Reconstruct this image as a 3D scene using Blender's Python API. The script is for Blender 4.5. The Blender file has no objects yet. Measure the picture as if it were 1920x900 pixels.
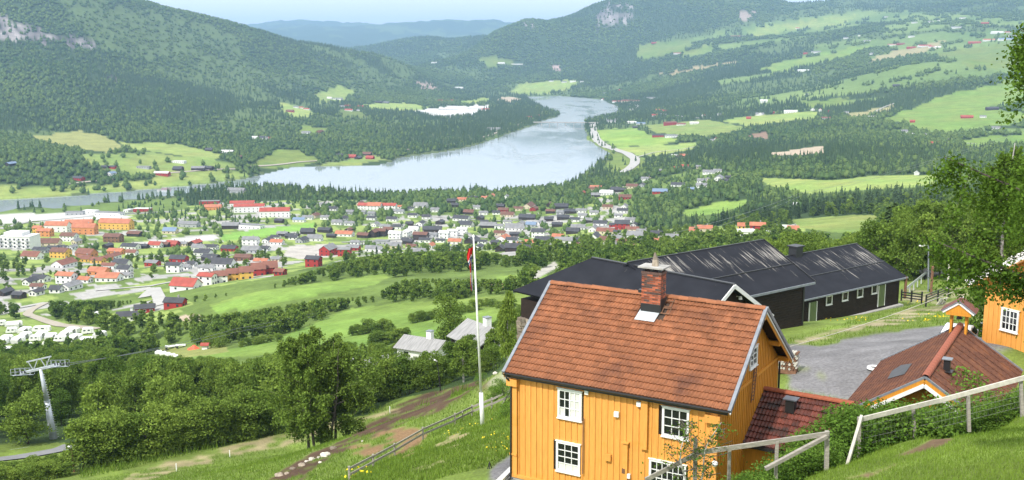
import bpy, math, random, zlib
import numpy as np
from mathutils import Vector, Matrix
random.seed(7); rng = np.random.default_rng(7)
S = bpy.context.scene
C = S.collection
# ------------------------------------------------------------------ camera
CAMZ = 200.0                       # the eye stands 200 m above the lake
F, TH, RO = 2000.0, 0.179, 0.003   # focal length in photo pixels (1920 wide), pitch down, roll
_c, _s = math.cos(TH), math.sin(TH); _cr, _sr = math.cos(RO), math.sin(RO)
AX = np.array([_cr, -_sr*_s, -_sr*_c]); AY = np.array([_sr, _cr*_s, _cr*_c]); AZ = np.array([0, _c, -_s])
cam = bpy.data.cameras.new('camera'); camo = bpy.data.objects.new('camera', cam); C.objects.link(camo)
M = Matrix(((AX[0], AY[0], -AZ[0], 0), (AX[1], AY[1], -AZ[1], 0), (AX[2], AY[2], -AZ[2], CAMZ), (0, 0, 0, 1)))
camo.matrix_world = M
cam.sensor_fit = 'HORIZONTAL'; cam.sensor_width = 36; cam.lens = 36*F/1920
cam.clip_start = 0.5; cam.clip_end = 60000
S.camera = camo
S.view_settings.view_transform = 'Standard'; S.view_settings.look = 'None'
S.view_settings.exposure = 0.46; S.view_settings.gamma = 1.0
S.cycles.max_bounces = 5; S.cycles.diffuse_bounces = 2; S.cycles.glossy_bounces = 2
S.cycles.transmission_bounces = 3; S.cycles.transparent_max_bounces = 6; S.cycles.volume_bounces = 0
S.cycles.use_denoising = True
# ------------------------------------------------------------------ sun and sky
SUN_EL, SUN_AZ = math.radians(50), math.radians(218)    # compass-like azimuth from +y, clockwise
sd = Vector((math.sin(SUN_AZ)*math.cos(SUN_EL), math.cos(SUN_AZ)*math.cos(SUN_EL), math.sin(SUN_EL)))
sun = bpy.data.lights.new('sun', 'SUN'); sun.energy = 3.7; sun.angle = math.radians(2.5); sun.color = (1, .955, .88)
suno = bpy.data.objects.new('sun', sun); C.objects.link(suno)
suno.rotation_euler = sd.to_track_quat('Z', 'Y').to_euler(); suno.location = (0, 0, 260)
W = bpy.data.worlds.new('World'); S.world = W; W.use_nodes = True
wt = W.node_tree; wn = wt.nodes; wl = wt.links; wn.clear()
wo = wn.new('ShaderNodeOutputWorld'); sky = wn.new('ShaderNodeTexSky'); sky.sky_type = 'NISHITA'
sky.sun_disc = False; sky.sun_elevation = SUN_EL; sky.sun_rotation = SUN_AZ
b1 = wn.new('ShaderNodeBackground'); b1.inputs[1].default_value = 0.10; wl.new(sky.outputs[0], b1.inputs[0])
b2 = wn.new('ShaderNodeBackground'); b2.inputs[0].default_value = (.93, .965, 1, 1); b2.inputs[1].default_value = 1.1
tc = wn.new('ShaderNodeTexCoord'); mp = wn.new('ShaderNodeMapping'); mp.inputs['Scale'].default_value = (1.6, 1.6, 7)
nz = wn.new('ShaderNodeTexNoise'); nz.inputs['Scale'].default_value = 2.2; nz.inputs['Detail'].default_value = 7; nz.inputs['Roughness'].default_value = .55
cr = wn.new('ShaderNodeValToRGB'); cr.color_ramp.elements[0].position = .36; cr.color_ramp.elements[0].color = (.92, .92, .92, 1)
cr.color_ramp.elements[1].position = .56
mx = wn.new('ShaderNodeMixShader')
wl.new(tc.outputs['Generated'], mp.inputs[0]); wl.new(mp.outputs[0], nz.inputs['Vector']); wl.new(nz.outputs[0], cr.inputs[0])
wl.new(cr.outputs[0], mx.inputs[0]); wl.new(b1.outputs[0], mx.inputs[1]); wl.new(b2.outputs[0], mx.inputs[2]); wl.new(mx.outputs[0], wo.inputs[0])
# ------------------------------------------------------------------ pixels of the photograph and the place
def ray(px, py):
    u = (px-960)/F; v = (450-py)/F
    d = AX*u + AY*v + AZ
    return d/math.hypot(d[0], d[1])          # horizontal length 1
def at(px, py, d):                            # the point seen at a pixel, d metres away along the ground
    r = ray(px, py); return Vector((r[0]*d, r[1]*d, CAMZ+r[2]*d))
def proj(X):                                  # arrays of points -> photo pixels
    X = np.asarray(X, float) - np.array([0, 0, CAMZ])
    w = X@AZ; w = np.where(w < .1, .1, w)
    return 960+F*(X@AX)/w, 450-F*(X@AY)/w
# value noise for shaping the land
_perm = rng.random((64, 256, 256))
def vnoise(x, y, k=0):
    xi = np.floor(x).astype(int); yi = np.floor(y).astype(int); fx = x-xi; fy = y-yi
    fx = fx*fx*(3-2*fx); fy = fy*fy*(3-2*fy); t = _perm[k % 64]
    g = lambda a, b: t[a & 255, b & 255]
    return (g(xi, yi)*(1-fx)+g(xi+1, yi)*fx)*(1-fy)+(g(xi, yi+1)*(1-fx)+g(xi+1, yi+1)*fx)*fy
def fbm(x, y, sc, o=4, k=0):
    r = 0; a = .5; n = 0
    for i in range(o):
        r = r + a*(vnoise(x/sc+17*i, y/sc+31*i, k+i)-.5)*2; n += a; a *= .5; sc *= .5
    return r/n
# ------------------------------------------------------------------ lie of the land: points seen in the photograph with their distance
CT = [(1900,890,30),(1600,890,33),(1550,882,35),(1716,820,40),(1917,772,42),(1590,873,38),(930,886,43),
 (905,798,62),(921,763,74),(655,893,64),(780,822,68),(1560,690,60),(1500,655,66),(1640,640,70),(1700,600,86),
 (1625,593,98),(1516,609,80),(970,642,78),(1840,646,60),(1740,541,125),(1770,500,150),(1600,500,150),(945,702,80),(890,722,100),
 (825,724,125),(620,836,105),(520,860,97),(380,880,100),(300,842,118),(100,826,152),(30,860,142),(100,705,300),(300,720,240),(500,690,230),
 (905,640,230),(860,602,290),(740,600,310),(640,612,320),(380,655,340),(300,664,400),(560,546,430),(420,575,430),(700,526,470),(940,560,330),
 (960,527,400),(640,512,520),(450,527,530),(300,565,520),(60,620,500),(0,585,600),(100,520,720),(100,480,900),(100,440,1060),
 (300,480,880),(300,440,1040),(500,480,800),(500,430,1040),(500,390,1250),(700,470,840),(700,420,1080),(700,375,1340),
 (900,470,860),(900,420,1080),(900,372,1350),(1100,440,900),(1100,400,1100),(1150,350,1400),(1300,430,850),(1350,395,1000),(1300,340,1350),
 (1200,330,1460),(1500,342,1100),(1600,420,650),(1600,385,850),(1700,332,1200),(1500,283,1600),(1300,270,2120),(1200,300,1850),(1150,250,2350),
 (1300,240,2400),(1450,220,2600),(1250,190,3500),(1700,232,2200),(1900,262,1900),(1850,180,2700),(1900,120,3300),(1700,120,3300),(1700,180,2800),
 (1500,170,3500),(1500,110,4500),(1700,60,4800),(1900,60,4500),(1500,50,6000),(1350,80,5200),(1350,150,4000),(1800,400,700),(1800,330,1150),
 (1180,80,5800),(1100,120,5400),(1000,120,5600),(1050,158,4900),(1000,150,5100),(950,130,5500),(740,130,6500),(860,172,4900),
 (50,345,1490),(100,300,1780),(100,262,2150),(150,235,2400),(300,262,2150),(400,300,1800),(450,245,2450),(550,255,2400),(600,205,3200),(600,172,3800),
 (700,192,3700),(850,178,4400),(950,172,4700),(750,300,1860),(700,240,2600),(980,192,3800),(1450,300,1450),(1800,290,1500),
 (100,130,3000),(100,60,3450),(300,150,3300),(450,150,3600),(600,130,4200),(700,150,4400),(300,80,3700),(450,100,4050),(600,112,4400)]
RIDGE = [(0,-70,3900),(120,-50,4000),(240,-2,4100),(300,13,4200),(360,27,4300),(420,44,4400),(480,62,4500),(560,87,4600),(640,97,4700),(700,107,4800),(760,121,4850),(830,168,4850),
 (1920,-6,7500),(1820,0,7500),(1720,2,7500),(1600,-3,7500),(1500,0,7300),(1400,2,6500),(1330,-14,6500),(1250,-20,6500),(1190,-2,6500),(1130,20,6300),(1060,32,6200),(985,30,6200),(950,42,6100),
 (900,68,6050),(870,72,7300),(810,64,7500),(750,74,7500),(700,92,7500)]
FAR = [(440,56,17000),(500,50,17000),(530,41,18000),(600,42,18000),(660,48,16000),(750,46,15000),(850,41,15000),(935,42,15000),(1000,46,15000)]
pa, pl, pt = [], [], []
def addc(az, d, t): pa.append(az); pl.append(math.log(d)); pt.append(t)
def ctrl(px, py, d):
    r = ray(px, py); addc(math.atan2(r[0], r[1]), d, r[2])
    if px < 130: r = ray(px-520, py+8); addc(math.atan2(r[0], r[1]), d, r[2])
    if px > 1840: r = ray(px+520, py); addc(math.atan2(r[0], r[1]), d, r[2])
for c in CT: ctrl(*c)
for c in RIDGE:
    ctrl(*c); r = ray(c[0], c[1]); z = CAMZ+r[2]*c[2]; d2 = c[2]*1.28; ctrl(c[0], 0, d2)
    i = -1
    for j in range(len(pl)-1, -1, -1):
        if abs(pl[j]-math.log(d2)) < 1e-9: pt[j] = (z*.45-CAMZ)/d2
        else: break
for c in FAR: ctrl(*c); r = ray(c[0], c[1]); addc(math.atan2(r[0], r[1]), c[2]*1.35, r[2]*.3-.02)
for x, y, z in ((0,42.5,-17.95),(8,37.2,-17.9),(12,44.5,-17.95),(4,47,-18),(4,39.5,-17.95),(16,38,-16.3),(0,20,-11.5),(-14,20,-13.),(14,18,-9.5),(0,6,-7),(-8,6,-7),(8,6,-6),(17,44,-17.3),(24,44,-16.6),(20,52,-18.2),(13,56,-18.7),(4,58,-19.2),
                (-8,38,-19),(-16,34,-20.5),(-24,24,-19)):
    addc(math.atan2(x, y), math.hypot(x, y), z/math.hypot(x, y))
for a in (-.75, -.4, 0, .4, .75):
    addc(a, 26000, -.004); addc(a, 11000, -.0175 if -.4 < a < .05 else .0)
def flat(P, z=0.):                            # pixel outline -> outline in metres on the plane z
    o = []
    for px, py in P:
        r = ray(px, py); d = (z-CAMZ)/r[2]; o.append((r[0]*d, r[1]*d))
    return o
LAKE = flat([(-60,374),(0,375),(100,371),(200,362),(330,350),(400,344),(455,337),(500,325),(545,314),(600,311),(660,311),(700,311),(735,304),(745,297),(790,291),(850,282),(900,271),(955,251),(1000,236),(1018,227),
 (1046,219),(1050,214),(1030,207),(1008,196),(985,182),(1050,180),(1130,187),(1160,200),(1162,213),(1120,221),(1094,229),(1098,248),(1104,262),(1146,290),(1122,305),(1100,328),(1060,350),(1000,360),(900,361),(720,368),(600,357),(500,350),(440,350),(330,366),(250,374),(200,380),(100,392),(0,397),(-60,399)])
for (x_, y_) in LAKE:
    d_ = math.hypot(x_, y_); addc(math.atan2(x_, y_), d_, (.5-CAMZ)/d_)
pa = np.array(pa); pl = np.array(pl); pt = np.array(pt)
K = np.sqrt((pa[:, None]-pa)**2+(pl[:, None]-pl)**2+1e-5)
A_ = np.block([[K, np.stack([np.ones_like(pa), pa, pl], 1)], [np.stack([np.ones_like(pa), pa, pl]), np.zeros((3, 3))]])
co = np.linalg.lstsq(A_, np.concatenate([pt, np.zeros(3)]), rcond=None)[0]
NA = 700
AZI = np.linspace(-.66, .66, NA)
dl = [4.0]
while dl[-1] < 27000:
    x = dl[-1]; dl.append(x*(1.03 if x < 22 else 1.0065 if x < 150 else 1.0115 if x < 3000 else 1.013))
DD = np.array(dl); ND = len(DD); LD = np.log(DD)
def evalT(a, l):
    out = np.zeros(a.shape)
    af = a.ravel(); lf = l.ravel(); o = np.zeros(af.shape)
    for i in range(0, len(af), 40000):
        s = slice(i, i+40000)
        k = np.sqrt((af[s, None]-pa)**2+(lf[s, None]-pl)**2+1e-5)
        o[s] = k@co[:-3]+co[-3]+co[-2]*af[s]+co[-1]*lf[s]
    return o.reshape(a.shape)
# coarse evaluation, then bilinear refinement
ga = np.linspace(AZI[0], AZI[-1], 180); gl = np.linspace(LD[0], LD[-1], 330)
GT = evalT(*np.meshgrid(ga, gl))
def bil(G, xs, ys, X, Y):
    fx = np.clip((X-xs[0])/(xs[-1]-xs[0])*(len(xs)-1), 0, len(xs)-1.001); fy = np.clip((Y-ys[0])/(ys[-1]-ys[0])*(len(ys)-1), 0, len(ys)-1.001)
    i = fx.astype(int); j = fy.astype(int); u = fx-i; v = fy-j
    return (G[j, i]*(1-u)+G[j, i+1]*u)*(1-v)+(G[j+1, i]*(1-u)+G[j+1, i+1]*u)*v
TA, TL = np.meshgrid(AZI, LD)
TD = np.exp(TL); TX = np.sin(TA)*TD; TY = np.cos(TA)*TD
TZ = CAMZ+bil(GT, ga, gl, TA, TL)*TD
# knolls and gullies on the mountains, small unevenness nearby
amp = np.clip((TD-2600)/2500, 0, 1)*np.clip((TZ-15)/120, 0, 1)
rid = 1-np.abs(fbm(TX+900*fbm(TX, TY, 3000, 2, 9), TY, 900, 4, 3))*2.2
TZ += amp*(rid-.55)*46*np.clip(TD/6000, .6, 2.2)
TZ += np.clip((TD-2600)/2500, 0, 1)*np.clip((TZ-10)/60, 0, 1)*fbm(TX, TY, 260, 3, 12)*10
TZ += np.clip(1-TD/1500, 0, 1)*np.clip((TD-45)/100, 0, 1)*fbm(TX, TY, 40, 3, 20)*1.0
TZ += np.clip((TD-12)/30, 0, 1)*fbm(TX, TY, 3.0, 2, 25)*.07*np.clip(1-TD/400, 0, 1)
def inpoly(x, y, P):
    r = np.zeros(np.shape(x), bool); n = len(P)
    for i in range(n):
        x1, y1 = P[i]; x2, y2 = P[(i+1) % n]
        if y1 == y2: continue
        r ^= ((y1 > y) != (y2 > y)) & (x < (x2-x1)*(y-y1)/(y2-y1)+x1)
    return r
wob = 6*fbm(TX, TY, 60, 3, 30)
wet = inpoly(TX+wob, TY+wob*2, LAKE)
BLAKE = (TD > 1000) & (TD < 5200) & (TA > -.56) & (TA < .2)
TZ = np.where(BLAKE | (TZ > 2.0), np.maximum(TZ, 1.6+.6*vnoise(TX/30, TY/30)), 1.6)
TZ = np.where(wet, -4.0, TZ)
def ground(x, y):                             # height of the land under a point
    a = math.atan2(x, y); l = math.log(max(math.hypot(x, y), DD[0]))
    i = min(max((a-AZI[0])/(AZI[-1]-AZI[0])*(NA-1), 0), NA-1.001); j = float(np.interp(l, LD, np.arange(ND))); j = min(j, ND-1.001)
    i0 = int(i); j0 = int(j); u = i-i0; v = j-j0
    return float((TZ[j0, i0]*(1-u)+TZ[j0, i0+1]*u)*(1-v)+(TZ[j0+1, i0]*(1-u)+TZ[j0+1, i0+1]*u)*v)
def hit(px, py, dmin=10, dmax=20000):          # where the line of sight of a pixel meets the land
    r = ray(px, py); a = math.atan2(r[0], r[1])
    i = min(max((a-AZI[0])/(AZI[-1]-AZI[0])*(NA-1), 0), NA-1.001); i0 = int(i); u = i-i0
    col = TZ[:, i0]*(1-u)+TZ[:, i0+1]*u
    g = CAMZ+r[2]*DD-col
    k = np.nonzero((g < 0) & (DD > dmin))[0]
    if len(k) == 0 or DD[k[0]] > dmax: return None
    k = k[0]
    if k == 0 or DD[k-1] < dmin: d = DD[k]
    else: t = g[k-1]/(g[k-1]-g[k]); d = DD[k-1]+(DD[k]-DD[k-1])*t
    return Vector((r[0]*d, r[1]*d, CAMZ+r[2]*d))
PX, PY = proj(np.stack([TX, TY, TZ], -1))
# ------------------------------------------------------------------ materials
def new_mat(name):
    m = bpy.data.materials.new(name); m.use_nodes = True; nt = m.node_tree
    return m, nt, nt.nodes, nt.links, nt.nodes['Principled BSDF']
def srgb(h):
    h = h.lstrip('#'); v = [int(h[i:i+2], 16)/255 for i in (0, 2, 4)]
    return tuple(((c+.055)/1.055)**2.4 if c > .04 else c/12.92 for c in v)
_mc = {}
def mat(name, col, rough=.7, var=.18, scale=3., bump=0., bscale=20., metal=0., spec=.3, stretch=(1, 1, 1), obj_var=0., dirt=None, dscale=1.5, dthr=.55):
    if name in _mc: return _mc[name]
    m, nt, n, l, p = new_mat(name); _mc[name] = m
    p.inputs['Roughness'].default_value = rough; p.inputs['Metallic'].default_value = metal
    p.inputs['Specular IOR Level'].default_value = spec
    tcn = n.new('ShaderNodeTexCoord'); mpn = n.new('ShaderNodeMapping'); mpn.inputs['Scale'].default_value = stretch
    l.new(tcn.outputs['Object'], mpn.inputs[0])
    oi = n.new('ShaderNodeObjectInfo')
    a = n.new('ShaderNodeTexNoise'); a.inputs['Scale'].default_value = scale; a.inputs['Detail'].default_value = 6
    l.new(mpn.outputs[0], a.inputs['Vector'])
    mr = n.new('ShaderNodeMapRange'); mr.inputs[1].default_value = .3; mr.inputs[2].default_value = .7
    mr.inputs[3].default_value = 1-var; mr.inputs[4].default_value = 1+var; l.new(a.outputs[0], mr.inputs[0])
    last = mr.outputs[0]
    if obj_var:
        m2 = n.new('ShaderNodeMapRange'); m2.inputs[3].default_value = 1-obj_var; m2.inputs[4].default_value = 1+obj_var
        gi = n.new('ShaderNodeNewGeometry'); ad = n.new('ShaderNodeMath'); ad.operation = 'ADD'; fr = n.new('ShaderNodeMath'); fr.operation = 'FRACT'
        l.new(oi.outputs['Random'], ad.inputs[0]); l.new(gi.outputs['Random Per Island'], ad.inputs[1]); l.new(ad.outputs[0], fr.inputs[0])
        l.new(fr.outputs[0], m2.inputs[0]); mu = n.new('ShaderNodeMath'); mu.operation = 'MULTIPLY'
        l.new(last, mu.inputs[0]); l.new(m2.outputs[0], mu.inputs[1]); last = mu.outputs[0]
    vm = n.new('ShaderNodeVectorMath'); vm.operation = 'SCALE'; vm.inputs[0].default_value = col; l.new(last, vm.inputs['Scale'])
    out = vm.outputs[0]
    if dirt:
        d = n.new('ShaderNodeTexNoise'); d.inputs['Scale'].default_value = dscale; d.inputs['Detail'].default_value = 8; d.inputs['Roughness'].default_value = .65
        gp_ = n.new('ShaderNodeNewGeometry'); l.new(gp_.outputs['Position'], d.inputs['Vector'])
        dr = n.new('ShaderNodeMapRange'); dr.inputs[1].default_value = dthr; dr.inputs[2].default_value = dthr+.15; l.new(d.outputs[0], dr.inputs[0])
        mi = n.new('ShaderNodeMix'); mi.data_type = 'RGBA'; mi.inputs[7].default_value = (*dirt, 1)
        l.new(dr.outputs[0], mi.inputs[0]); l.new(out, mi.inputs[6]); out = mi.outputs[2]
    l.new(out, p.inputs['Base Color'])
    if bump:
        b = n.new('ShaderNodeTexNoise'); b.inputs['Scale'].default_value = bscale; b.inputs['Detail'].default_value = 5
        l.new(mpn.outputs[0], b.inputs['Vector']); bp = n.new('ShaderNodeBump'); bp.inputs['Distance'].default_value = bump
        l.new(b.outputs[0], bp.inputs['Height']); l.new(bp.outputs[0], p.inputs['Normal'])
    return m
def leafmat(name, c1, c2, patch=None, trans=.25, ps=.004):
    m, nt, n, l, p = new_mat(name); n.remove(p); out = n['Material Output']
    oi = n.new('ShaderNodeObjectInfo'); gi = n.new('ShaderNodeNewGeometry')
    nz1 = n.new('ShaderNodeTexNoise'); nz1.inputs['Scale'].default_value = ps; nz1.inputs['Detail'].default_value = 3; l.new(gi.outputs['Position'], nz1.inputs['Vector'])
    mr = n.new('ShaderNodeMapRange'); mr.inputs[1].default_value = .35; mr.inputs[2].default_value = .65; l.new(nz1.outputs[0], mr.inputs[0])
    mx1 = n.new('ShaderNodeMath'); mx1.operation = 'MULTIPLY_ADD'; mx1.inputs[1].default_value = .6; l.new(oi.outputs['Random'], mx1.inputs[0])
    sc = n.new('ShaderNodeMath'); sc.operation = 'MULTIPLY'; sc.inputs[1].default_value = .4; l.new(mr.outputs[0], sc.inputs[0]); l.new(sc.outputs[0], mx1.inputs[2])
    mi = n.new('ShaderNodeMix'); mi.data_type = 'RGBA'; mi.inputs[6].default_value = (*c1, 1); mi.inputs[7].default_value = (*c2, 1); l.new(mx1.outputs[0], mi.inputs[0])
    m2 = n.new('ShaderNodeMapRange'); m2.inputs[3].default_value = .65; m2.inputs[4].default_value = 1.4; l.new(gi.outputs['Random Per Island'], m2.inputs[0])
    vm = n.new('ShaderNodeVectorMath'); vm.operation = 'SCALE'; l.new(mi.outputs[2], vm.inputs[0]); l.new(m2.outputs[0], vm.inputs['Scale'])
    d = n.new('ShaderNodeBsdfDiffuse'); t = n.new('ShaderNodeBsdfTranslucent'); ms = n.new('ShaderNodeMixShader'); ms.inputs[0].default_value = trans
    l.new(vm.outputs[0], d.inputs[0]); l.new(vm.outputs[0], t.inputs[0]); l.new(d.outputs[0], ms.inputs[1]); l.new(t.outputs[0], ms.inputs[2]); l.new(ms.outputs[0], out.inputs[0])
    return m
# ------------------------------------------------------------------ what covers the land
GRASS = (.15, .205, .045); BRIGHT = (.19, .28, .058); PALE = (.235, .30, .08); DRY = (.30, .25, .13); SOIL = (.085, .053, .034); SAND = (.42, .34, .25)
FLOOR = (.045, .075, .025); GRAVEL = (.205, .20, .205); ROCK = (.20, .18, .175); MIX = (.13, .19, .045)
COVER = [  # (pixel outline, colour, nearest and farthest distance, share of trees left standing)
 ([(1180,112),(1290,74),(1400,48),(1500,34),(1640,18),(1900,34),(2200,34),(2200,270),(1900,270),(1660,250),(1560,215),(1400,215),(1330,140),(1200,130)], 'mosaic', 2000, 7500, 1),
 ([(0,398),(250,392),(460,378),(760,374),(960,362),(1100,372),(1180,345),(1300,318),(1372,322),(1372,345),(1250,372),(1180,400),(1180,432),(1380,422),(1520,420),(1500,442),(1350,446),(1300,462),(1080,470),(960,480),(830,482),(620,492),(560,507),(450,532),(300,548),(150,562),(-80,570),(-80,400)], 'town', 450, 1900, .26),
 ([(1095,248),(1112,262),(1140,278),(1182,290),(1208,296),(1206,326),(1160,334),(1126,318),(1142,300),(1120,286),(1098,262)], GRASS, 1500, 2600, .07),
 ([(560,395),(760,374),(960,362),(1100,372),(1100,400),(960,400),(760,405),(640,430)], 'townwood', 900, 1600, .6),
 ([(-60,394),(100,388),(250,376),(350,370),(350,392),(230,402),(100,408),(-60,410)], 'townwood', 900, 1500, .12),
 ([(1180,345),(1300,318),(1372,322),(1372,345),(1250,372),(1180,400),(1150,372)], 'townwood', 900, 1700, .5),
 ([(392,572),(470,548),(600,530),(720,513),(730,520),(700,535),(600,552),(560,560),(450,580),(405,586)], BRIGHT, 300, 600, 0),
 ([(240,676),(330,662),(425,656),(520,636),(590,606),(660,578),(750,568),(860,562),(960,552),(1040,530),(1040,560),(970,600),(905,612),(830,632),(740,648),(620,652),(470,668),(330,672),(240,682)], BRIGHT, 200, 420, 0),
 ([(930,520),(1000,512),(1030,515),(1000,530),(940,535)], BRIGHT, 330, 700, 0),
 ([(1425,333),(1560,338),(1640,329),(1765,328),(1750,345),(1700,352),(1520,364),(1440,347)], PALE, 800, 1400, 0),
 ([(1275,398),(1350,378),(1405,376),(1395,386),(1340,402),(1290,406)], BRIGHT, 700, 1300, 0),
 ([(1480,412),(1600,403),(1645,403),(1640,434),(1560,436),(1500,426)], PALE, 450, 900, 0),
 ([(412,440),(500,427),(590,417),(588,429),(500,443),(418,452)], (.2,.36,.07), 500, 1200, 0),
 ([(1120,245),(1190,238),(1215,252),(1275,262),(1240,272),(1150,275),(1125,262)], BRIGHT, 1800, 2600, 0),
 ([(1150,278),(1250,270),(1310,268),(1300,280),(1230,293),(1200,293),(1180,285)], PALE, 1600, 2500, 0),
 ([(1210,235),(1330,224),(1400,240),(1320,256),(1230,250)], PALE, 1800, 3000, 0),
 ([(1350,226),(1440,213),(1540,208),(1530,222),(1400,236)], PALE, 1900, 3500, 0),
 ([(985,155),(1060,150),(1097,153),(1070,165),(1010,178),(955,172)], PALE, 3800, 5600, 0),
 ([(885,110),(930,108),(965,118),(920,124)], GRASS, 4500, 7000, 0),
 ([(680,196),(760,191),(812,200),(770,209),(690,206)], PALE, 2500, 4500, 0), ([(860,190),(915,183),(920,192),(870,197)], PALE, 2500, 4600, 0),
 ([(590,176),(640,160),(668,170),(640,192),(600,192)], PALE, 2500, 4500, 0), ([(520,192),(570,200),(592,214),(560,224),(530,210)], PALE, 2300, 4500, 0),
 ([(630,205),(680,210),(690,222),(640,222)], GRASS, 2300, 4500, 0), ([(560,235),(620,238),(600,250),(560,248)], GRASS, 2200, 3500, 0),
 ([(60,256),(150,244),(200,256),(232,275),(200,287),(80,266)], (.26,.27,.09), 1700, 2600, 0), ([(222,266),(330,270),(420,290),(400,301),(300,286),(250,281)], PALE, 1600, 2600, 0),
 ([(145,291),(280,285),(400,300),(450,312),(380,332),(250,335),(170,312)], PALE, 1400, 2300, .1), ([(520,280),(560,282),(600,300),(560,312),(500,318),(470,310)], GRASS, 1400, 2600, 0),
 ([(560,318),(640,302),(700,290),(722,300),(640,314)], PALE, 1500, 2400, .05),
 ([(-60,352),(150,347),(330,331),(450,320),(470,330),(330,349),(180,360),(60,370),(-60,373)], PALE, 1200, 2000, .12),
 ([(1652,224),(1780,176),(1885,155),(1960,150),(1960,180),(1850,203),(1960,215),(1900,232),(1780,247),(1720,242),(1690,230)], BRIGHT, 1800, 3500, 0),
 ([(1735,103),(1830,88),(1895,78),(1960,75),(1960,130),(1830,130),(1790,114)], GRASS, 2500, 4500, 0),
 ([(1800,262),(1870,254),(1960,250),(1960,265),(1810,276)], BRIGHT, 1500, 2600, 0),
 ([(1420,130),(1480,112),(1560,98),(1650,78),(1590,108),(1450,137)], BRIGHT, 3000, 6500, 0),
 ([(1190,85),(1280,75),(1302,85),(1240,106),(1200,112)], GRASS, 4500, 7500, 0), ([(1290,95),(1340,80),(1332,95),(1272,113)], GRASS, 4000, 7500, 0),
 ([(1395,60),(1440,48),(1560,33),(1610,26),(1580,46),(1480,57),(1420,72)], PALE, 4000, 7500, 0),
 ([(1500,191),(1590,182),(1580,201),(1510,203)], GRASS, 2200, 4200, 0), ([(1228,141),(1340,120),(1382,117),(1285,137)], (.33,.27,.15), 3300, 6000, 0),
 ([(1640,107),(1700,91),(1772,76),(1760,90),(1680,111),(1630,121)], (.30,.27,.14), 2600, 6000, 0), ([(1590,215),(1640,205),(1672,195),(1668,210),(1600,224)], (.30,.28,.13), 2000, 4000, 0),
 ([(770,209),(850,198),(925,197),(885,217),(830,222)], (.55,.54,.52), 2600, 4400, 0), ([(925,186),(960,180),(985,190),(950,194)], SAND, 2800, 4600, 0),
 ([(1435,288),(1500,279),(1548,274),(1545,286),(1470,292)], SAND, 1300, 2300, 0), ([(1396,257),(1438,247),(1444,262)], (.24,.16,.11), 1800, 3200, 0), ([(1382,24),(1420,22),(1405,38),(1385,38)], (.3,.24,.2), 5000, 7400, 0),
 ([(0,30),(20,35),(22,50),(60,45),(100,58),(180,75),(182,93),(100,85),(20,78),(-60,70),(-60,30)], 'rock', 2600, 4300, .3),
 ([(195,140),(225,140),(220,155),(200,155)], 'rock', 2500, 4500, .5), ([(780,150),(815,160),(825,176),(790,168)], (.33,.25,.21), 3800, 5200, .2), ([(1035,124),(1055,122),(1050,133),(1036,133)], (.36,.27,.24), 4000, 7000, .2),
 ([(985,40),(1000,38),(1005,52),(985,55)], 'rock', 4500, 7000, .3), ([(1130,5),(1200,5),(1180,40),(1110,60)], 'rock', 4500, 7000, .7),
 ([(-40,402),(200,398),(250,405),(230,412),(60,416),(-40,424)], (.5,.49,.46), 900, 1500, 0), ([(250,455),(400,440),(415,448),(320,458),(250,464)], (.45,.44,.42), 700, 1200, 0),
 ([(540,462),(620,458),(650,468),(630,482),(560,486),(530,478)], (.42,.39,.35), 600, 1100, 0),
 ([(-60,597),(110,600),(200,622),(195,645),(60,668),(-60,670)], (.2,.27,.07), 380, 700, 0),
 ([(-60,565),(110,560),(150,575),(80,595),(-60,600)], 'town', 450, 800, .25), ([(150,600),(280,560),(340,555),(370,575),(300,600),(200,612)], 'town', 350, 800, .35),
 ([(290,655),(420,645),(430,660),(310,676)], (.23,.25,.08), 300, 500, 0), ([(330,592),(375,590),(380,600),(335,602)], SAND, 350, 600, 0), ([(985,520),(1040,490),(1050,500),(1000,526)], (.4,.38,.33), 300, 700, 0),
]
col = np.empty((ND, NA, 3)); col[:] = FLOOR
dens = np.ones((ND, NA)); kind = fbm(TX, TY, 420, 4, 40)    # kind > 0: more spruce
sj = np.clip(TD/900, .3, 3)*3
JX = PX+fbm(TX, TY, 25, 2, 50)*sj; JY = PY+fbm(TX, TY, 25, 2, 55)*sj*.35
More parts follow.
